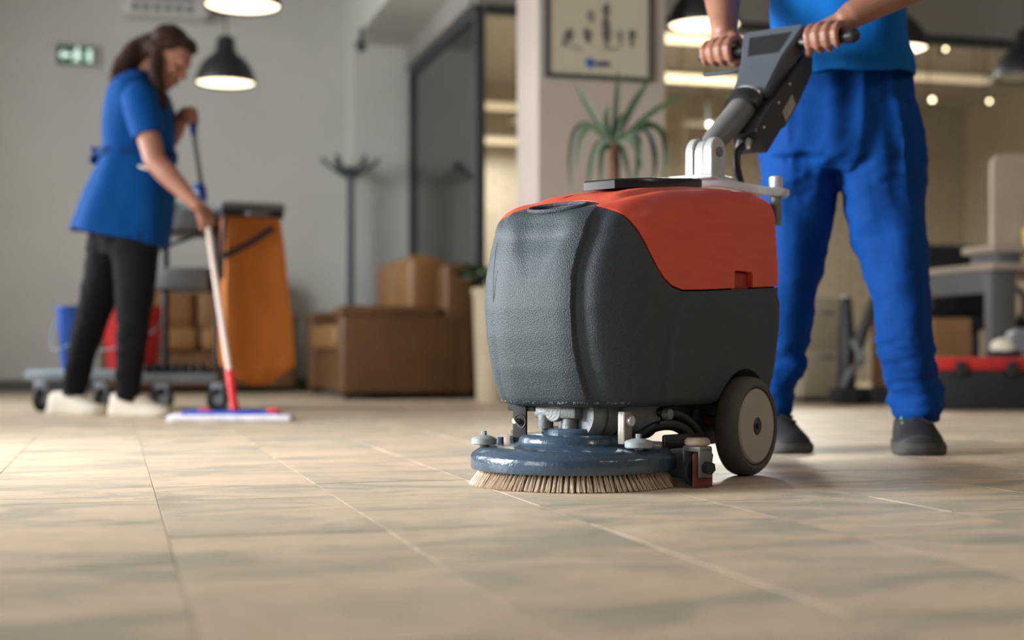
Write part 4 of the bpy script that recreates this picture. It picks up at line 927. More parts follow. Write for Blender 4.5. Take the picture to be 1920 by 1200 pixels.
# ---------------------------------------------------------------- flat mop
mop = thing('flat_mop', 'flat floor mop with red joint and white pad held by the mopping person', 'mop', Vector((PB.x, PB.y, 0)), 0)
mid = on_pole(700); k1 = on_pole(428)
MB().chain([mid, k1], [0.0125, 0.0125], n=16).build('pole', 'pole', mop)
MB().chain([k1, on_pole(232)], [0.0105, 0.0105], n=16).build('pole_extension', 'pole_grey', mop)
MB().chain([on_pole(250), PT + pax * 0.02], [0.0145, 0.0135], n=16).build('pole_grip', 'mop_blue', mop)
MB().chain([on_pole(372), on_pole(352)], [0.016, 0.016], n=16).build('pole_clamp', 'mop_blue', mop)
MB().chain([on_pole(716), on_pole(700)], [0.018, 0.017], n=16).build('joint_collar', 'mop_red', mop)
MB().chain([PB + Vector((0, 0, 0.01)), on_pole(745), on_pole(705)], [(0.020, 0.013), (0.017, 0.012), (0.017, 0.016)], n=16).build('joint', 'mop_red', mop)
mx = PB.x - 0.01; my = PB.y - 0.02
MB().box((mx, my, 0.034), (0.37, 0.095, 0.016), 0.06, 0.005).build('mop_plate', 'mop_blue', mop)
for dx in (-0.10, 0.165): MB().box((mx + dx, my - 0.02, 0.043), (0.045, 0.05, 0.014), 0.06, 0.004).build('plate_clip', 'mop_red', mop)
pad = MB().box((mx, my, 0.014), (0.475, 0.15, 0.026), 0.06, 0.01, 3); pm = pad.mesh('p'); fix_normals(pm)
bm = bmesh.new(); bm.from_mesh(pm); bmesh.ops.subdivide_edges(bm, edges=[e for e in bm.edges if e.calc_length() > 0.05], cuts=14, use_grid_fill=True); bm.to_mesh(pm); bm.free(); fix_normals(pm); folds(pm, 0.004, 40, seed=1)
link('mop_pad', pm, 'mop_white', mop, 60)

# ================================================================ CLEANING CART
CY = 6.75
cx = lambda px, Y=CY: (px - 960) / F * Y
cz = lambda py, Y=CY: EYE + (HORIZON - py) / F * Y
cart = thing('cleaning_cart', 'janitorial cart with orange bag, grey trays and pale base on casters', 'cart', Vector((cx(250), CY, 0)), 0)
MB().box((cx(340), CY, 0.150), (cx(428) - cx(255), 0.44, 0.05), 0, 0.012).build('base', 'cart_grey', cart)
MB().box((cx(168), CY, 0.165), (cx(265) - cx(72), 0.40, 0.05), 0, 0.015).build('bucket_base', 'cart_pale', cart)
for px, Y in ((77, 6.5), (77, 7.0), (190, 6.56), (305, 6.56), (408, 6.56), (300, 7.0), (408, 7.0)):
    x = cx(px, Y); r = 0.052
    ca_ = MB().box((x, Y, 0.118), (0.05, 0.05, 0.03), 0, 0.006).box((x - 0.024, Y, 0.09), (0.006, 0.05, 0.07), 0, 0.002).box((x + 0.024, Y, 0.09), (0.006, 0.05, 0.07), 0, 0.002).build('caster', 'cart_pale', cart)
    ang = Vector((0.45, -0.9, 0)) if px > 250 else Vector((0.95, -0.3, 0))
    wh = MB().lathe(Vector((x, Y, r)) - ang.normalized() * 0.014, [(0.004, 0), (r - 0.006, 0), (r, 0.006), (r, 0.022), (r - 0.006, 0.028), (0.004, 0.028)], ang, 28).build('caster_wheel', 'rubber_dark', ca_, 30)
    MB().lathe(Vector((x, Y, r)) - ang.normalized() * 0.016, [(0.002, 0), (0.026, 0), (0.026, 0.032), (0.002, 0.032)], ang, 20).build('wheel_disc', 'cart_pale', wh, 30)
for px in (310, 407):
    for Y in (6.58, 6.95): MB().cyl((cx(px, Y), Y, 0.17), (cx(px, Y), Y, 0.955), 0.017, n=14).build('post', 'black_plastic', cart)
def tray(px0, px1, py0, py1, name):
    x0, x1, za, zb = cx(px0), cx(px1), cz(py1), cz(py0); t_ = 0.008
    m = MB().box(((x0 + x1) / 2, CY, za + 0.006), (x1 - x0, 0.42, 0.012), 0, 0.003)
    for s_ in (-1, 1): m.box(((x0 + x1) / 2, CY + s_ * 0.206, (za + zb) / 2), (x1 - x0, t_, zb - za), 0, 0.003).box(((x0 + x1) / 2 + s_ * (x1 - x0) / 2, CY, (za + zb) / 2), (t_, 0.42, zb - za), 0, 0.003)
    return m.build(name, 'cart_grey', cart)
tray(312, 404, 402, 440, 'top_tray'); tray(312, 404, 507, 548, 'middle_tray')
MB().chain([Vector((cx(314), CY - 0.2, cz(475))), Vector((cx(398), CY - 0.2, cz(443)))], [0.009, 0.009], n=10).build('brace', 'black_plastic', cart)
for k in range(7): MB().box((cx(296 + 16 * k), CY - 0.15, cz(697)), (0.014, 0.12, 0.075), 0, 0.004).build('tray_rib', 'black_plastic', cart)
MB().box((cx(345), CY - 0.09, 0.185), (0.30, 0.22, 0.02), 0, 0.004).build('rib_tray', 'black_plastic', cart)
# bag: frame, lid, cloth
BY = 6.62; bc = Vector((cx(462, BY), BY, 0)); brz = -0.40
def bring(z, wx, wy, dx=0.0, n=8):
    out = []; pts = [(-1, -1), (1, -1), (1, 1), (-1, 1)]
    M = Matrix.Rotation(-brz, 3, 'Z')
    for k in range(4):
        a, b = pts[k], pts[(k + 1) % 4]
        for i in range(n):
            t_ = i / n; x = lerp(a[0], b[0], t_) * wx; y = lerp(a[1], b[1], t_) * wy
            if i == 0: x *= 0.97; y *= 0.97
            out.append(bc + M @ Vector((x + dx, y, 0)) + Vector((0, 0, z)))
    return out
zs = [cz(y, BY) for y in (404, 430, 470, 520, 570, 620, 660, 685, 705, 722)]
wxs = [0.125, 0.128, 0.136, 0.145, 0.152, 0.158, 0.162, 0.160, 0.10, 0.03]; wys = [0.13, 0.13, 0.132, 0.135, 0.14, 0.145, 0.147, 0.145, 0.10, 0.04]
bag = MB().rings([bring(z, a, b, 0.006 * k) for k, (z, a, b) in enumerate(zip(zs, wxs, wys))])
bmz = bag.mesh('bag'); fix_normals(bmz)
bm = bmesh.new(); bm.from_mesh(bmz); bmesh.ops.subdivide_edges(bm, edges=bm.edges[:], cuts=1, use_grid_fill=True); bm.to_mesh(bmz); bm.free(); fix_normals(bmz); folds(bmz, 0.012, 9, (1.3, 1.3, 0.5), 2)
bo = link('waste_bag', bmz, 'orange_cloth', cart, 45); bo['label'] = 'orange cloth waste bag'
fz = cz(398, BY)
fr = MB(); R_ = bring(fz, 0.145, 0.15); R2_ = bring(fz - 0.035, 0.145, 0.15); R3_ = bring(fz - 0.035, 0.130, 0.135); R4_ = bring(fz, 0.130, 0.135)
fr.rings([R_, R2_, R3_, R4_, R_], False, False).build('bag_frame', 'black_plastic', cart, 30)
MB().rings([bring(fz + 0.002, 0.150, 0.155), bring(fz + 0.022, 0.152, 0.157), bring(fz + 0.034, 0.13, 0.135)]).build('bag_lid', 'cart_grey', cart, 30)
MB().chain([U(402, 405, 6.6), U(470, 400, 6.45), U(520, 402, 6.55)], [0.012] * 3, n=10).build('handle_bar', 'cart_grey', cart)
MB().chain([U(416, 482, 6.40), U(465, 458, 6.43), U(512, 428, 6.50)], [(0.014, 0.006)] * 3, n=10, side=(0, 0, 1)).build('bag_strap', 'black_plastic', cart)
MB().chain([U(421, 412, 6.40), U(417, 480, 6.39), U(416, 520, 6.42)], [0.010] * 3, n=10).build('bag_hook', 'black_plastic', cart)
def bucket(px0, px1, py0, py1, Y, m, name, label):
    x = cx((px0 + px1) / 2, Y); a = (cx(px1, Y) - cx(px0, Y)) / 2; z0, zt = 0.192, cz(py0, Y)
    t_ = thing(name, label, 'bucket', Vector((x, Y, z0)))
    rr_ = lambda z, f, g: [Vector((x + a * f * math.copysign(abs(math.cos(2 * PI * i / 32)) ** 0.6, math.cos(2 * PI * i / 32)), Y + 0.13 * f * g * math.copysign(abs(math.sin(2 * PI * i / 32)) ** 0.6, math.sin(2 * PI * i / 32)), z)) for i in range(32)]
    MB().rings([rr_(z0, 0.74, 1), rr_(zt - 0.02, 0.96, 1), rr_(zt - 0.018, 1.0, 1), rr_(zt, 1.0, 1), rr_(zt, 0.94, 1), rr_(z0 + 0.01, 0.70, 1)]).build('bucket_body', m, t_, 40)
    h_ = [Vector((x - a, Y, zt - 0.03)), Vector((x - a * 1.15, Y - 0.08, zt - 0.12)), Vector((x - a * 0.9, Y - 0.12, zt - 0.2)), Vector((x - a * 0.2, Y - 0.135, zt - 0.19)), Vector((x + a * 0.8, Y - 0.10, zt - 0.12)), Vector((x + a, Y, zt - 0.03))]
    MB().chain(spline(h_, 6), [0.004] * 31, n=8).build('bail_handle', 'cart_pale', t_)
bucket(190, 308, 575, 690, 6.72, 'bucket_red', 'mop_bucket', 'red plastic bucket on the cleaning cart'); bucket(112, 178, 575, 690, 6.72, 'bucket_blue', 'mop_bucket', 'blue plastic bucket on the cart beside the red one')
def bottle(px, Y, zb, r, h, m, label, cap):
    c = Vector((cx(px, Y), Y, zb)); t_ = thing('spray_bottle', label, 'bottle', c)
    MB().lathe(c, [(0.004, 0), (r, 0), (r, h * 0.55), (r * 0.8, h * 0.68), (r * 0.4, h * 0.78), (r * 0.4, h * 0.84), (0.003, h * 0.84)], n=20).build('bottle_body', m, t_)
    MB().box(c + Vector((0.008, 0, h * 0.92)), (0.05, 0.022, h * 0.14), 0, 0.005).box(c + Vector((0.026, 0, h * 0.84)), (0.008, 0.01, 0.03), 0, 0.002).build('spray_head', cap, t_)
zt = cz(440) + 0.012
bottle(318, 6.68, zt, 0.034, 0.21, 'bottle_green', 'green spray bottle on the cart top tray', 'black_plastic')
bottle(345, 6.72, zt, 0.036, 0.20, 'bottle_white', 'pale blue spray bottle on the cart top tray', 'bucket_blue')
bottle(370, 6.80, zt, 0.032, 0.24, 'bottle_white', 'white spray bottle with blue head behind the mop pole', 'bucket_blue')

# ================================================================ LOUNGE
def sofa(label, u0, u1, v0, v1, facing):
    """facing 'u' looks towards -e1 (its side to the camera), 'v' looks towards -e2"""
    t_ = thing('leather_sofa', label, 'sofa', RM((u0 + u1) / 2, (v0 + v1) / 2, 0), YAW, 'brown leather sofas')
    if facing == 'u': D0, D1, W0, W1 = u0, u1, v0, v1; B = lambda d0, d1, w0, w1, z0, z1, bev: MB().rbox(d0, d1, w0, w1, z0, z1, bev, 4)
    else: D0, D1, W0, W1 = v0, v1, u0, u1; B = lambda d0, d1, w0, w1, z0, z1, bev: MB().rbox(w0, w1, d0, d1, z0, z1, bev, 4)
    aw = 0.2
    B(D0 + 0.05, D1 - 0.02, W0 + 0.05, W1 - 0.05, 0.04, 0.30, 0.02).build('base', 'leather', t_, 40)
    for k, (a, b) in enumerate(((W0, W0 + aw), (W1 - aw, W1))):
        B(D0, D1 - 0.06, a, b, 0.035, 0.50, 0.025).build('armrest', 'leather', t_, 40)
        B(D0 - 0.02, D1 - 0.2, a - 0.01, b + 0.012, 0.475, 0.545, 0.032).build('arm_pad', 'leather', t_, 40)
    n = 2 if (W1 - W0) > 1.2 else 1; cwid = (W1 - W0 - 2 * aw) / n
    for k in range(n):
        a = W0 + aw + k * cwid
        B(D0 - 0.015, D1 - 0.25, a + 0.008, a + cwid - 0.008, 0.29, 0.445, 0.045).build('seat_cushion', 'leather_light', t_, 40)
        B(D1 - 0.36, D1 - 0.12, a + 0.008, a + cwid - 0.008, 0.42, 0.86, 0.06).build('back_cushion', 'leather_light', t_, 40)
    B(D1 - 0.18, D1, W0, W1, 0.035, 0.80, 0.03).build('backrest', 'leather', t_, 40)
    for d in (D0 + 0.06, D1 - 0.06):
        for w_ in (W0 + 0.06, W1 - 0.06): B(d - 0.03, d + 0.03, w_ - 0.03, w_ + 0.03, 0, 0.04, 0.004).build('foot', 'box_black', t_, 30)
sofa('brown leather sofa seen from its side below the glass partition', 1.25, 2.04, 8.12, 9.62, 'u')
sofa('brown leather sofa against the back wall behind the orange cart bag', -0.1, 1.2, 9.78, 10.55, 'v')
# coat stand
cs = RM(1.60, 10.0); csx = U(657, 560, cs.y).x; cs = Vector((csx, cs.y, 0))
st = thing('coat_stand', 'dark metal coat stand with curved hooks behind the sofa', 'coat stand', cs)
MB().lathe(cs, [(0.01, 0), (0.17, 0), (0.175, 0.008), (0.165, 0.02), (0.05, 0.03), (0.03, 0.045), (0.01, 0.045)], n=36).build('base', 'stand_metal', st)
ztop = EYE + (HORIZON - 322) / F * cs.y
MB().cyl(cs + Vector((0, 0, 0.03)), cs + Vector((0, 0, ztop)), 0.026, n=20).build('pole', 'stand_metal', st)
MB().lathe(cs + Vector((0, 0, ztop - 0.06)), [(0.01, 0), (0.045, 0.01), (0.05, 0.06), (0.04, 0.09), (0.01, 0.1)], n=24).build('crown', 'stand_metal', st)
for k in range(6):
    a = 2 * PI * k / 6 + 0.15; d = Vector((math.cos(a), math.sin(a), 0)); zz = Vector((0, 0, 1))
    h = [cs + d * 0.03 + zz * (ztop - 0.03), cs + d * 0.08 + zz * (ztop - 0.01), cs + d * 0.14 + zz * (ztop + 0.035), cs + d * 0.185 + zz * (ztop + 0.075)]
    hk = MB().chain(spline(h, 4), [(0.014, 0.012)] * 13, n=10).build('hook', 'stand_metal', st)
    MB().ball(cs + d * 0.19 + zz * (ztop + 0.078), 0.02, n=12, m=8).build('hook_knob', 'stand_metal', hk)

# ---------------------------------------------------------------- wall things
def pendant(px, py, label, glow='lamp_glow', zb=1.92):
    Y = (zb - EYE) * F / (HORIZON - py); c = U(px, py, Y); r = 0.182
    t_ = thing('pendant_lamp', label, 'lamp', Vector((c.x, c.y, zb)), 0, 'black pendant lamps')
    MB().lathe(c, [(r - 0.004, 0.004), (r, 0), (r + 0.002, 0.004), (r * 0.97, 0.045), (r * 0.86, 0.10), (r * 0.66, 0.15), (r * 0.42, 0.185), (r * 0.34, 0.20), (r * 0.30, 0.27), (r * 0.24, 0.29), (0.012, 0.30), (0.01, 0.29), (r * 0.22, 0.27), (r * 0.3, 0.19), (r * 0.62, 0.14), (r * 0.82, 0.095), (r * 0.94, 0.04)], n=48, closed=True).build('shade', 'shade_black', t_, 40)
    MB().lathe(c, [(0.003, 0.002), (r * 0.6, 0.003), (r * 0.95, 0.012), (r * 0.95, 0.018), (0.003, 0.016)], n=40).build('diffuser', glow, t_, 40)
    MB().cyl(c + Vector((0, 0, 0.29)), Vector((c.x, c.y, CEIL - 0.02)), 0.004, n=8).build('cord', 'rubber_dark', t_)
    MB().lathe(Vector((c.x, c.y, CEIL - 0.03)), [(0.01, 0), (0.05, 0.005), (0.055, 0.03), (0.01, 0.03)], n=24).build('ceiling_rose', 'shade_black', t_)
pendant(423, 158, 'lit black pendant lamp hanging right of the mopping person')
pendant(455, 14, 'lit black pendant lamp cut by the photo edge, nearest to the ceiling on the left')
pendant(1320, 50, 'lit black pendant lamp just behind the working hand near the poster')
pendant(1676, 95, 'lit black pendant lamp mostly hidden behind the person with the scrubber')
pendant(1922, 147, 'unlit pendant lamp at the right edge above the desk', 'lamp_unlit')
# exit sign
def wall_pt(px, py):                              # point on the back wall
    rx = (px - 960) / F; Y = BACK / (E2.x * rx + E2.y); return U(px, py, Y)
ex = wall_pt(143, 105); zc = ex.z; eu = ex.dot(E1)
es = thing('exit_sign', 'small green illuminated exit sign on the back wall', 'sign', RM(eu, BACK - 0.03, zc - 0.07), YAW)
MB().rbox(eu - 0.16, eu + 0.15, BACK - 0.04, BACK, zc - 0.08, zc + 0.07, 0.006).build('sign_housing', 'white_plastic', es)
MB().rbox(eu - 0.135, eu + 0.125, BACK - 0.046, BACK - 0.038, zc - 0.07, zc + 0.06, 0.002).build('sign_face', 'exit_green', es, 0)
def flat(poly, name, m, par, vz=BACK - 0.052, u_=None, z_=None, th=0.004):
    return MB().prism(poly, 0, th, lambda x, y, t_: RM((eu if u_ is None else u_) + x, vz + t_, (zc if z_ is None else z_) + y)).build(name, m, par, 0)
flat([(-0.115, -0.005), (-0.08, 0.03), (-0.08, 0.008), (-0.035, 0.008), (-0.035, -0.018), (-0.08, -0.018), (-0.08, -0.04)], 'arrow', 'exit_white', es)
flat([(-0.005, 0.03), (0.02, 0.03), (0.03, 0.0), (0.045, -0.005), (0.042, -0.018), (0.02, -0.012), (0.02, -0.03), (0.03, -0.055), (0.018, -0.058), (0.004, -0.03), (-0.015, -0.055), (-0.028, -0.048), (-0.004, -0.012), (-0.008, 0.008), (-0.02, -0.004), (-0.028, 0.002)], 'running_figure', 'exit_white', es)
MB().ball(RM(eu + 0.012, BACK - 0.05, zc + 0.043), 0.012, n=12, m=8).build('figure_head', 'exit_white', es)
flat([(0.075, -0.05), (0.105, -0.05), (0.105, 0.04), (0.075, 0.04)], 'door_symbol', 'exit_white', es)
# air conditioner
ac = wall_pt(310, 12); au = ac.dot(E1); az = ac.z
t_ = thing('air_conditioner', 'white wall air conditioner high on the back wall', 'air conditioner', RM(au, BACK - 0.1, az - 0.12), YAW)
MB().rbox(au - 0.30, au + 0.30, BACK - 0.2, BACK, az - 0.115, az + 0.16, 0.03, 4).build('housing', 'white_plastic', t_, 40)
MB().rbox(au - 0.24, au + 0.2, BACK - 0.207, BACK - 0.197, az + 0.0, az + 0.035, 0.002).build('outlet', 'vent_grey', t_, 0)
for k in range(6): MB().rbox(au - 0.235 + 0.075 * k, au - 0.19 + 0.075 * k, BACK - 0.206, BACK - 0.197, az - 0.085, az - 0.03, 0.002).build('louver', 'vent_grey', t_, 0)
# camera / sensor under the beam
sn = RM(GL_U - 0.40, 9.9, 2.5); sY = 9.7; sp = U(677, 97, 9.75)
t_ = thing('security_camera', 'small dark security camera under the plaster beam', 'camera', sp)
MB().lathe(sp, [(0.01, 0.0), (0.03, 0.005), (0.035, 0.04), (0.03, 0.06), (0.01, 0.06)], n=24).build('camera_dome', 'dark_frame', t_)
MB().cyl(sp + Vector((0, 0, 0.05)), Vector((sp.x, sp.y, 2.5)), 0.012, n=12).build('mount', 'dark_frame', t_)
# poster on the column
def colpt(px, py):
    rx = (px - 960) / F; Y = CV0 / (E2.x * rx + E2.y); p = U(px, py, Y); return p.dot(E1), p.z
pu0, pz0 = colpt(1020, 145); pu1, _ = colpt(1221, 145); pz1 = pz0 + 0.70
t_ = thing('poster', 'dark-framed poster with grey marks and a blue logo on the column', 'poster', RM((pu0 + pu1) / 2, CV0, pz0), YAW)
MB().rbox(pu0 + 0.01, pu1 - 0.01, CV0 - 0.012, CV0 - 0.001, pz0 + 0.01, pz1 - 0.01).build('print', 'poster_paper', t_, 0)
fw_ = 0.022
for a in ((pu0, pu1, pz0, pz0 + fw_), (pu0, pu1, pz1 - fw_, pz1), (pu0, pu0 + fw_, pz0 + fw_, pz1 - fw_), (pu1 - fw_, pu1, pz0 + fw_, pz1 - fw_)):
    MB().rbox(a[0], a[1], CV0 - 0.022, CV0, a[2], a[3], 0.002, 1).build('frame_bar', 'dark_frame', t_, 0)
def mark(px, py, wpx, hpx, m, rot=0.0, name='printed_mark'):
    u, z = colpt(px, py); k = 6.8 / F * (1.3 if 'ink' in m else 1.0); n = 14
    poly = []
    for i in range(n):
        a = 2 * PI * i / n; x = wpx * k / 2 * math.cos(a) * (1 + 0.18 * math.sin(3 * a + px)); y = hpx * k / 2 * math.sin(a) * (1 + 0.18 * math.cos(4 * a + py))
        poly.append((x * math.cos(rot) - y * math.sin(rot), x * math.sin(rot) + y * math.cos(rot)))
    MB().prism(poly, 0, 0.002, lambda x, y, t2: RM(u + x, CV0 - 0.0138 + t2, z + y)).build(name, m, t_, 0)
for a in ((1065, 66, 14, 20, 'poster_ink', -0.3), (1057, 82, 10, 8, 'poster_ink', 0), (1100, 68, 13, 22, 'poster_ink', 0.1), (1106, 33, 12, 20, 'poster_light_ink', 0.2), (1135, 20, 12, 20, 'poster_ink', 0), (1134, 44, 12, 24, 'poster_ink', 0), (1136, 66, 14, 24, 'poster_ink', 0),
          (1160, 66, 11, 14, 'poster_light_ink', 0), (1162, 80, 6, 12, 'poster_light_ink', 0), (1183, 66, 12, 16, 'poster_ink', 0), (1183, 82, 7, 12, 'poster_ink', 0), (1078, 90, 24, 4, 'poster_light_ink', -0.25), (1146, 92, 26, 4, 'poster_light_ink', 0.1), (1135, 84, 8, 14, 'poster_light_ink', 0)): mark(*a)
mark(1105, 119, 19, 19, 'logo_blue', 0, 'logo_emblem'); mark(1129, 121, 36, 10, 'logo_navy', 0, 'logo_wordmark')

# ================================================================ PLANTS
def leaf(pts, w, par, m, n=6):
    P_ = spline(pts, n); K = len(P_); rg = []
    for k, p in enumerate(P_):
        t_ = (P_[min(k + 1, K - 1)] - P_[max(k - 1, 0)]).normalized(); sd = t_.cross(Vector((0.2, 1, 0.1))).normalized(); nn = t_.cross(sd).normalized()
        f = k / (K - 1); ww = w * (0.55 + 0.45 * math.sin(min(1, f * 2.2) * PI / 2)) * (1 - f ** 4 * 0.95)
        sd2 = (sd * 0.85 + nn * 0.5)
        sd3 = (-sd * 0.85 + nn * 0.5)
        rg.append([p + sd2 * ww / 2, p - nn * 0.0015, p + sd3 * ww / 2, p + nn * 0.0015])
    MB().rings(rg).build('leaf', m, par, 60)
PY = 6.35
pc = U(1152, 350, PY)
t_ = thing('potted_yucca', 'yucca with arching strap leaves in front of the white column', 'plant', Vector((pc.x, PY, 0)))
rn = random.Random(5)
LV = [[(1150, 272), (1156, 205), (1160, 132)], [(1152, 265), (1190, 195), (1222, 140)], [(1146, 265), (1110, 210), (1076, 150)], [(1143, 265), (1105, 234), (1080, 246), (1070, 295), (1070, 352)], [(1143, 262), (1112, 238), (1090, 258), (1080, 315)],
      [(1158, 266), (1205, 234), (1240, 246), (1249, 295), (1243, 342)], [(1158, 266), (1192, 250), (1197, 300), (1190, 348)], [(1158, 268), (1220, 214), (1284, 174)], [(1146, 270), (1124, 268), (1108, 310), (1103, 352)], [(1154, 272), (1170, 286), (1184, 350)],
      [(1156, 265), (1182, 205), (1199, 170)], [(1148, 274), (1130, 284), (1125, 350)], [(1158, 264), (1210, 242), (1228, 290), (1224, 348)], [(1150, 264), (1137, 228), (1142, 196)], [(1152, 270), (1162, 230), (1178, 205)], [(1152, 274), (1158, 300), (1160, 350)], [(1156, 268), (1186, 262), (1206, 320)]]
for k, l in enumerate(LV):
    dy = rn.uniform(-0.16, 0.10)
    leaf([U(x, y, PY + dy * (i / (len(l) - 1))) for i, (x, y) in enumerate(l)], 0.034, t_, 'leaf' if k % 3 else 'leaf_dark')
MB().chain([Vector((pc.x + 0.01, PY, 0.30)), Vector((pc.x + 0.005, PY, 0.6)), U(1150, 276, PY)], [0.03, 0.028, 0.026], n=14).build('trunk', 'trunk', t_)
MB().lathe(Vector((pc.x, PY - 0.0, 0)), [(0.005, 0), (0.12, 0), (0.15, 0.30), (0.16, 0.30), (0.16, 0.33), (0.145, 0.33), (0.14, 0.30), (0.005, 0.30)], n=36).build('pot', 'pot_grey', t_)
MB().lathe(Vector((pc.x, PY, 0.295)), [(0.005, 0), (0.138, 0), (0.138, 0.008), (0.005, 0.012)], n=24).build('soil', 'soil', t_)
# leafy plant on tall cream planter beside the sofa
qy = 7.95; q0 = U(930, 520, qy)
t_ = thing('potted_shrub', 'small dark green leafy plant in a tall cream planter right of the sofa', 'plant', Vector((q0.x, qy, 0)))
MB().lathe(Vector((q0.x, qy, 0)), [(0.005, 0), (0.11, 0), (0.13, 0.60), (0.138, 0.60), (0.138, 0.63), (0.12, 0.63), (0.115, 0.59), (0.005, 0.59)], n=36).build('planter', 'pot_cream', t_)
MB().lathe(Vector((q0.x, qy, 0.585)), [(0.005, 0), (0.114, 0), (0.114, 0.008), (0.005, 0.012)], n=24).build('soil', 'soil', t_)
rn = random.Random(9)
for s_ in range(7):
    a = rn.uniform(0, 2 * PI); l_ = rn.uniform(0.14, 0.26); b0 = Vector((q0.x, qy, 0.59)); tip = b0 + Vector((math.cos(a) * l_ * 0.9, math.sin(a) * l_ * 0.6, rn.uniform(0.10, 0.38)))
    sp_ = spline([b0, lerp(b0, tip, 0.5) + Vector((0, 0, 0.06)), tip], 4); MB().chain(sp_, [0.004] * 9, n=6).build('stem', 'leaf_dark', t_)
    for k in range(3, 9):
        for sg in (-1, 1):
            d = Vector((rn.uniform(-1, 1), rn.uniform(-1, 1), rn.uniform(-0.5, 0.4))).normalized() * rn.uniform(0.045, 0.075)
            leaf([sp_[k], sp_[k] + d * 0.5 + Vector((0, 0, 0.01)), sp_[k] + d], 0.040, t_, 'leaf_dark', 3)

# ================================================================ OFFICE LIGHTS
def tube(px0, px1, py, Y, m, label):
    a = U(px0, py, Y); d = E1; k = ((px1 - px0) / F * Y) / 0.93
    t_ = thing('linear_light', label, 'lamp', a + d * (k / 2), YAW, 'linear office lights')
    MB().chain([a, a + d * k], [0.032, 0.032], n=14).build('tube', m, t_)
    MB().box(a + d * (k / 2) + Vector((0, 0, 0.045)), (k, 0.05, 0.03), YAW, 0.004).build('housing', 'office_ceiling', t_)
    if m == 'tube_glow' or px0 < 900: area('tube_light', a + d * (k / 2) + Vector((0, 0, -0.05)), Vector((0, 0, -1)), k, 0.08, 200 if m == 'tube_glow' else 26, (1.0, 0.94, 0.87)).rotation_euler = (0, 0, YAW)
    for f in (0.15, 0.85): MB().cyl(a + d * (k * f) + Vector((0, 0, 0.05)), Vector(((a + d * (k * f)).x, (a + d * (k * f)).y, 2.86)), 0.004, n=6).build('hanger', 'dark_frame', t_)
tube(1240, 1490, 71, 9.6, 'tube_glow', 'upper bright linear light seen through the glass behind the hands')
tube(1240, 1480, 145, 11.0, 'tube_glow', 'lower bright linear light seen through the glass behind the grip')
tube(1690, 1862, 141, 11.4, 'tube_dim', 'dim linear light right of the person with the scrubber')
tube(893, 975, 197, 12.0, 'tube_dim', 'upper dim linear light between glass corner and column')
tube(893, 975, 262, 12.9, 'tube_dim', 'lower dim linear light between glass corner and column')
def spot(px, py, Y, label, r=0.018):
    c = U(px, py, Y); t_ = thing('wall_spotlight', label, 'lamp', c, 0, 'small office spotlights')
    MB().ball(c, r, n=14, m=10).build('bulb', 'spot_glow', t_)
    MB().cyl(c + Vector((0, 0.02, 0)), c + Vector((0, 0.10, 0.0)), 0.012, 0.03, n=16).build('socket', 'dark_frame', t_)
    MB().cyl(c + Vector((0, 0.09, 0.0)), Vector((c.x, c.y + 0.09, 2.86)), 0.005, n=6).build('rod', 'dark_frame', t_)
spot(1748, 187, 11.0, 'bright small spotlight left of the pair at the right edge', 0.016)
spot(1855, 190, 11.0, 'dimmer small spotlight right of the pair at the right edge', 0.012)
spot(1773, 92, 10.2, 'small spotlight above the pair near the right edge', 0.011)
spot(1330, 234, 11.5, 'small spotlight glowing left of the scrubber handle arm', 0.014)

# ================================================================ DESK CORNER
DU, DV = None, None
dc = U(1862, 492, 6.95); DU = dc.dot(E1); DV = dc.dot(E2); DZ = dc.z
dk = thing('office_desk', 'grey office desk with pale wooden top behind the tool box', 'desk', RM(DU + 0.7, DV + 0.4, 0), YAW)
MB().rbox(DU, DU + 1.5, DV, DV + 0.95, DZ - 0.032, DZ, 0.005).build('desktop', 'desk_wood', dk)
MB().rbox(DU + 0.01, DU + 0.155, DV + 0.03, DV + 0.09, 0.04, DZ - 0.03, 0.006).build('leg', 'desk_grey', dk)
MB().rbox(DU + 0.01, DU + 0.07, DV + 0.85, DV + 0.91, 0.04, DZ - 0.03, 0.006).build('leg', 'desk_grey', dk)
MB().rbox(DU + 1.38, DU + 1.48, DV + 0.03, DV + 0.09, 0.04, DZ - 0.03, 0.006).build('leg', 'desk_grey', dk)
MB().rbox(DU + 0.02, DU + 0.045, DV + 0.09, DV + 0.86, DZ - 0.145, DZ - 0.03, 0.003).build('side_panel', 'desk_grey', dk)
MB().rbox(DU + 0.01, DU + 0.07, DV - 0.05, DV + 0.95, 0.0, 0.045, 0.008).build('foot_bar', 'cart_pale', dk)
MB().rbox(DU + 1.4, DU + 1.46, DV - 0.05, DV + 0.95, 0.0, 0.045, 0.008).build('foot_bar', 'cart_pale', dk)
# raised counter and screen
cn = thing('counter_shelf', 'raised pale wooden shelf on grey supports standing on the desk', 'shelf', RM(DU + 0.5, DV + 0.3, DZ), YAW)
MB().rbox(DU + 0.06, DU + 1.4, DV + 0.08, DV + 0.36, DZ + 0.060, DZ + 0.095, 0.004).build('shelf_board', 'desk_wood', cn)
for a in (0.10, 1.1): MB().rbox(DU + a, DU + a + 0.13, DV + 0.10, DV + 0.34, DZ, DZ + 0.062, 0.004).build('support', 'desk_grey', cn)
scn = thing('desk_screen', 'beige desk divider screen with rounded corner above the raised shelf', 'divider', RM(DU + 0.6, DV + 0.2, DZ + 0.095), YAW)
sz0, sz1 = DZ + 0.096, EYE + (HORIZON - 283) / F * 7.1; r_ = 0.07
poly = [(0.005, sz0), (1.2, sz0), (1.2, sz1)] + [(0.005 + r_ - r_ * math.sin(a), sz1 - r_ + r_ * math.cos(a)) for a in [PI / 2 * i / 8 for i in range(9)]]
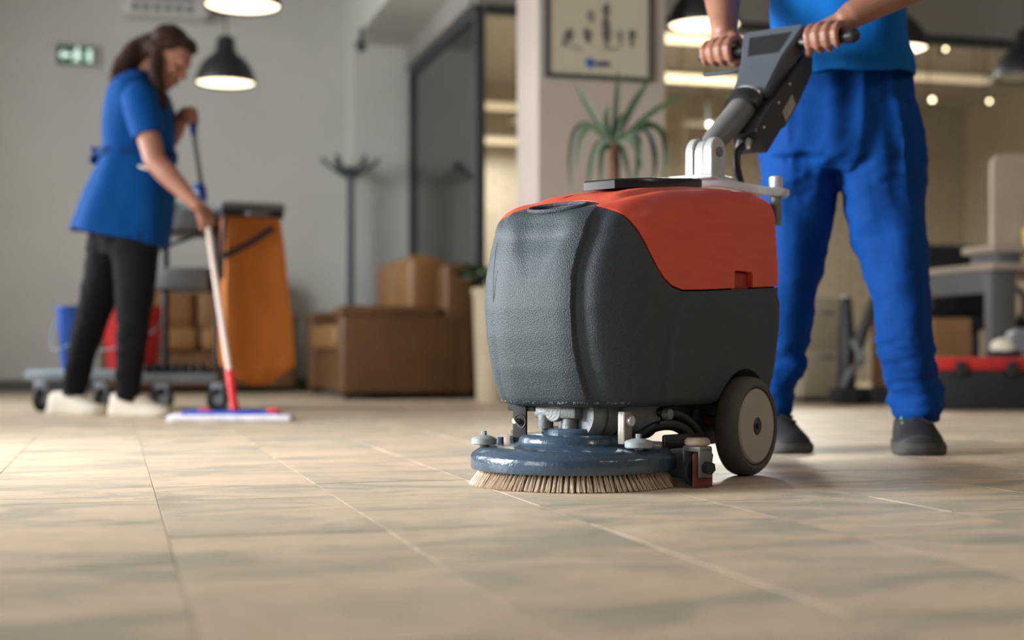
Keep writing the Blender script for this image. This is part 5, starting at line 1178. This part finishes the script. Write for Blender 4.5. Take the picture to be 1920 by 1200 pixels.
MB().prism(poly, 0, 0.03, lambda x, y, t2: RM(DU + 0.13 + x, DV + 0.2 + t2, y)).build('panel', 'screen_beige', scn, 30)
MB().rbox(DU + 0.3, DU + 0.36, DV + 0.17, DV + 0.26, sz0 - 0.001, sz0 + 0.03, 0.003).build('clamp', 'desk_grey', scn)
cu = RM(DU + 0.30, DV + 0.13, DZ + 0.095); t_ = thing('drinking_glass', 'small amber drinking glass standing on the raised shelf', 'glass', cu)
MB().lathe(cu, [(0.005, 0), (0.032, 0), (0.036, 0.09), (0.032, 0.09), (0.028, 0.008), (0.005, 0.008)], n=24).build('glass_body', 'amber', t_)
# office chair behind the desk leg
oc = RM(DU + 0.72, DV + 1.24)
t_ = thing('office_chair', 'black swivel office chair with looped armrests behind the desk', 'chair', oc, YAW)
MB().box(oc + Vector((0, 0, 0.44)), (0.46, 0.44, 0.07), YAW, 0.03, 3).build('seat', 'fabric_black', t_, 40)
MB().box(oc + E2 * 0.22 + Vector((0, 0, 0.70)), (0.44, 0.06, 0.44), YAW, 0.028, 3).build('backrest', 'fabric_black', t_, 40)
for sg in (-1, 1):
    b0 = oc + Vector((sg * 0.24, 0, 0.42)); ar = [b0, b0 + Vector((sg * 0.03, -0.06, 0.10)), b0 + Vector((sg * 0.02, -0.05, 0.20)), b0 + Vector((0, 0.05, 0.23)), b0 + Vector((0, 0.16, 0.20)), b0 + Vector((0, 0.2, 0.1))]
    MB().chain(spline(ar, 5), [0.018] * 26, n=10).build('armrest', 'black_plastic', t_)
MB().cyl(oc + Vector((0, 0, 0.09)), oc + Vector((0, 0, 0.41)), 0.028, n=16).build('gas_lift', 'black_plastic', t_)
for k in range(5):
    a = 2 * PI * k / 5 + 0.3; d = Vector((math.cos(a), math.sin(a), 0))
    MB().chain([oc + Vector((0, 0, 0.10)), oc + d * 0.28 + Vector((0, 0, 0.07))], [0.022, 0.015], n=10).build('leg', 'black_plastic', t_)
    MB().lathe(oc + d * 0.28 + Vector((0, 0, 0.028)) - d.cross(Vector((0, 0, 1))) * 0.012, [(0.003, 0), (0.027, 0), (0.027, 0.024), (0.003, 0.024)], d.cross(Vector((0, 0, 1))), 16).build('caster', 'rubber_dark', t_)
# tool box
tq = U(1840, 770, 6.55); tY = 6.85
tX0, tX1 = U(1752, 770, 6.62).x, U(1945, 770, 6.62).x
t_ = thing('tool_box', 'large black tool box with red lid on the floor in front of the desk', 'box', Vector(((tX0 + tX1) / 2, 6.75, 0)), 0.0)
zt_ = EYE + (HORIZON - 694) / F * 6.62
MB().box(((tX0 + tX1) / 2, 6.76, zt_ / 2), (tX1 - tX0 - 0.02, 0.26, zt_), 0, 0.012).build('box_body', 'box_black', t_, 30)
MB().box(((tX0 + tX1) / 2, 6.76, zt_ + 0.03), (tX1 - tX0, 0.28, 0.062), 0, 0.012).build('lid', 'box_red', t_, 30)
for f in (0.25, 0.75): MB().box((lerp(tX0, tX1, f), 6.61, zt_ + 0.005), (0.05, 0.02, 0.07), 0, 0.005).build('latch', 'box_black', t_, 30)
bz = zt_ + 0.062
sx = U(1900, 650, 6.7).x
t_ = thing('bench_grinder', 'pale domed power tool with grey drum lying on the tool box', 'power tool', Vector((sx, 6.74, bz)))
MB().ball((sx - 0.03, 6.74, bz + 0.045), (0.065, 0.05, 0.045), n=20, m=12).build('dome', 'white_rubber', t_)
MB().box((sx - 0.03, 6.74, bz + 0.015), (0.14, 0.1, 0.03), 0, 0.01).build('tool_base', 'box_black', t_, 30)
MB().cyl((sx + 0.05, 6.70, bz + 0.07), (sx + 0.05, 6.80, bz + 0.07), 0.065, n=28, bev=0.01).build('drum', 'cart_grey', t_, 30)
# cardboard box beneath the desk edge
bxp = U(1774, 667, 7.05)
t_ = thing('cardboard_box', 'brown cardboard box between the trouser leg and the desk', 'box', Vector((bxp.x, 7.12, 0)), 0.2)
bh = EYE + (HORIZON - 598) / F * 7.05
MB().box((bxp.x, 7.12, bh / 2), (0.21, 0.20, bh), 0.2, 0.003, 1).build('carton', 'cardboard', t_, 0)
for k in (-1, 1): MB().box((bxp.x + k * 0.052, 7.12 + k * 0.01, bh + 0.003), (0.10, 0.20, 0.004), 0.2).build('flap', 'cardboard', t_, 0)
# pillar table lamp-like black can on the tool box seen under the desk
# things between the trouser legs
cb_ = U(1540, 740, 8.9)
t_ = thing('filing_cabinet', 'low cream filing cabinet seen between the trouser legs', 'cabinet', Vector((cb_.x, 8.0, 0)), YAW)
ch_ = EYE + (HORIZON - 560) / F * 7.75; cu0 = U(1500, 600, 7.75).dot(E1); cv0 = U(1530, 600, 7.75).dot(E2)
MB().rbox(cu0, cu0 + 0.27, cv0, cv0 + 0.4, 0.03, ch_, 0.006).build('cabinet_body', 'cabinet_cream', t_)
MB().rbox(cu0 + 0.01, cu0 + 0.26, cv0 + 0.01, cv0 + 0.39, 0.0, 0.035).build('plinth', 'box_black', t_)
for k in range(2):
    z0 = 0.06 + k * (ch_ - 0.08) / 2; d_ = MB().rbox(cu0 + 0.012, cu0 + 0.258, cv0 - 0.012, cv0 + 0.004, z0, z0 + (ch_ - 0.08) / 2 - 0.012, 0.003).build('drawer', 'cabinet_cream', t_)
    MB().rbox(cu0 + 0.09, cu0 + 0.18, cv0 - 0.024, cv0 - 0.012, z0 + 0.18, z0 + 0.195, 0.003).build('handle', 'cart_grey', d_)
vq = U(1598, 745, 8.0); vY = 7.55
t_ = thing('vacuum_cleaner', 'dark upright vacuum cleaner with slanting wand between the trouser legs', 'vacuum cleaner', Vector((U(1600, 700, vY).x, vY, 0)))
MB().chain([U(1587, 735, vY), U(1588, 650, vY), U(1586, 565, vY)], [(0.05, 0.06), (0.045, 0.055), (0.03, 0.04)], n=18, side=(1, 0, 0)).build('vacuum_body', 'box_black', t_)
MB().chain([U(1608, 650, vY - .05), U(1640, 560, vY - .05), U(1665, 470, vY - .05)], [0.032, 0.028, 0.020], n=14).build('wand', 'box_black', t_)
MB().chain(spline([U(1575, 745, vY - .1), U(1592, 700, vY - .15), U(1615, 675, vY - .1), U(1600, 640, vY - .05)], 6), [0.018] * 19, n=12).build('hose', 'cart_grey', t_)
zf = 0.045
MB().box((U(1592, 740, vY).x, vY - 0.08, zf), (0.22, 0.16, 0.09), 0.3, 0.03, 3).build('floor_head', 'box_black', t_, 40)
for k in (-0.075, 0.085): MB().cyl((U(1605, 740, vY).x + k, vY - 0.185, 0.05), (U(1605, 740, vY).x + k, vY - 0.15, 0.05), 0.05, n=24, bev=0.006).build('wheel', 'rubber_dark', t_, 30)
bq = U(1650, 755, 7.45); 
bh2 = EYE + (HORIZON - 590) / F * 7.4
o = MB().box((U(1662, 700, 7.72).x, 7.72, bh2 / 2), (0.17, 0.03, bh2), 0.1, 0.003, 1).build('wooden_board', 'board_pale', smooth=0)
tag(o, 'pale brown board standing upright behind the front trouser leg', 'board')
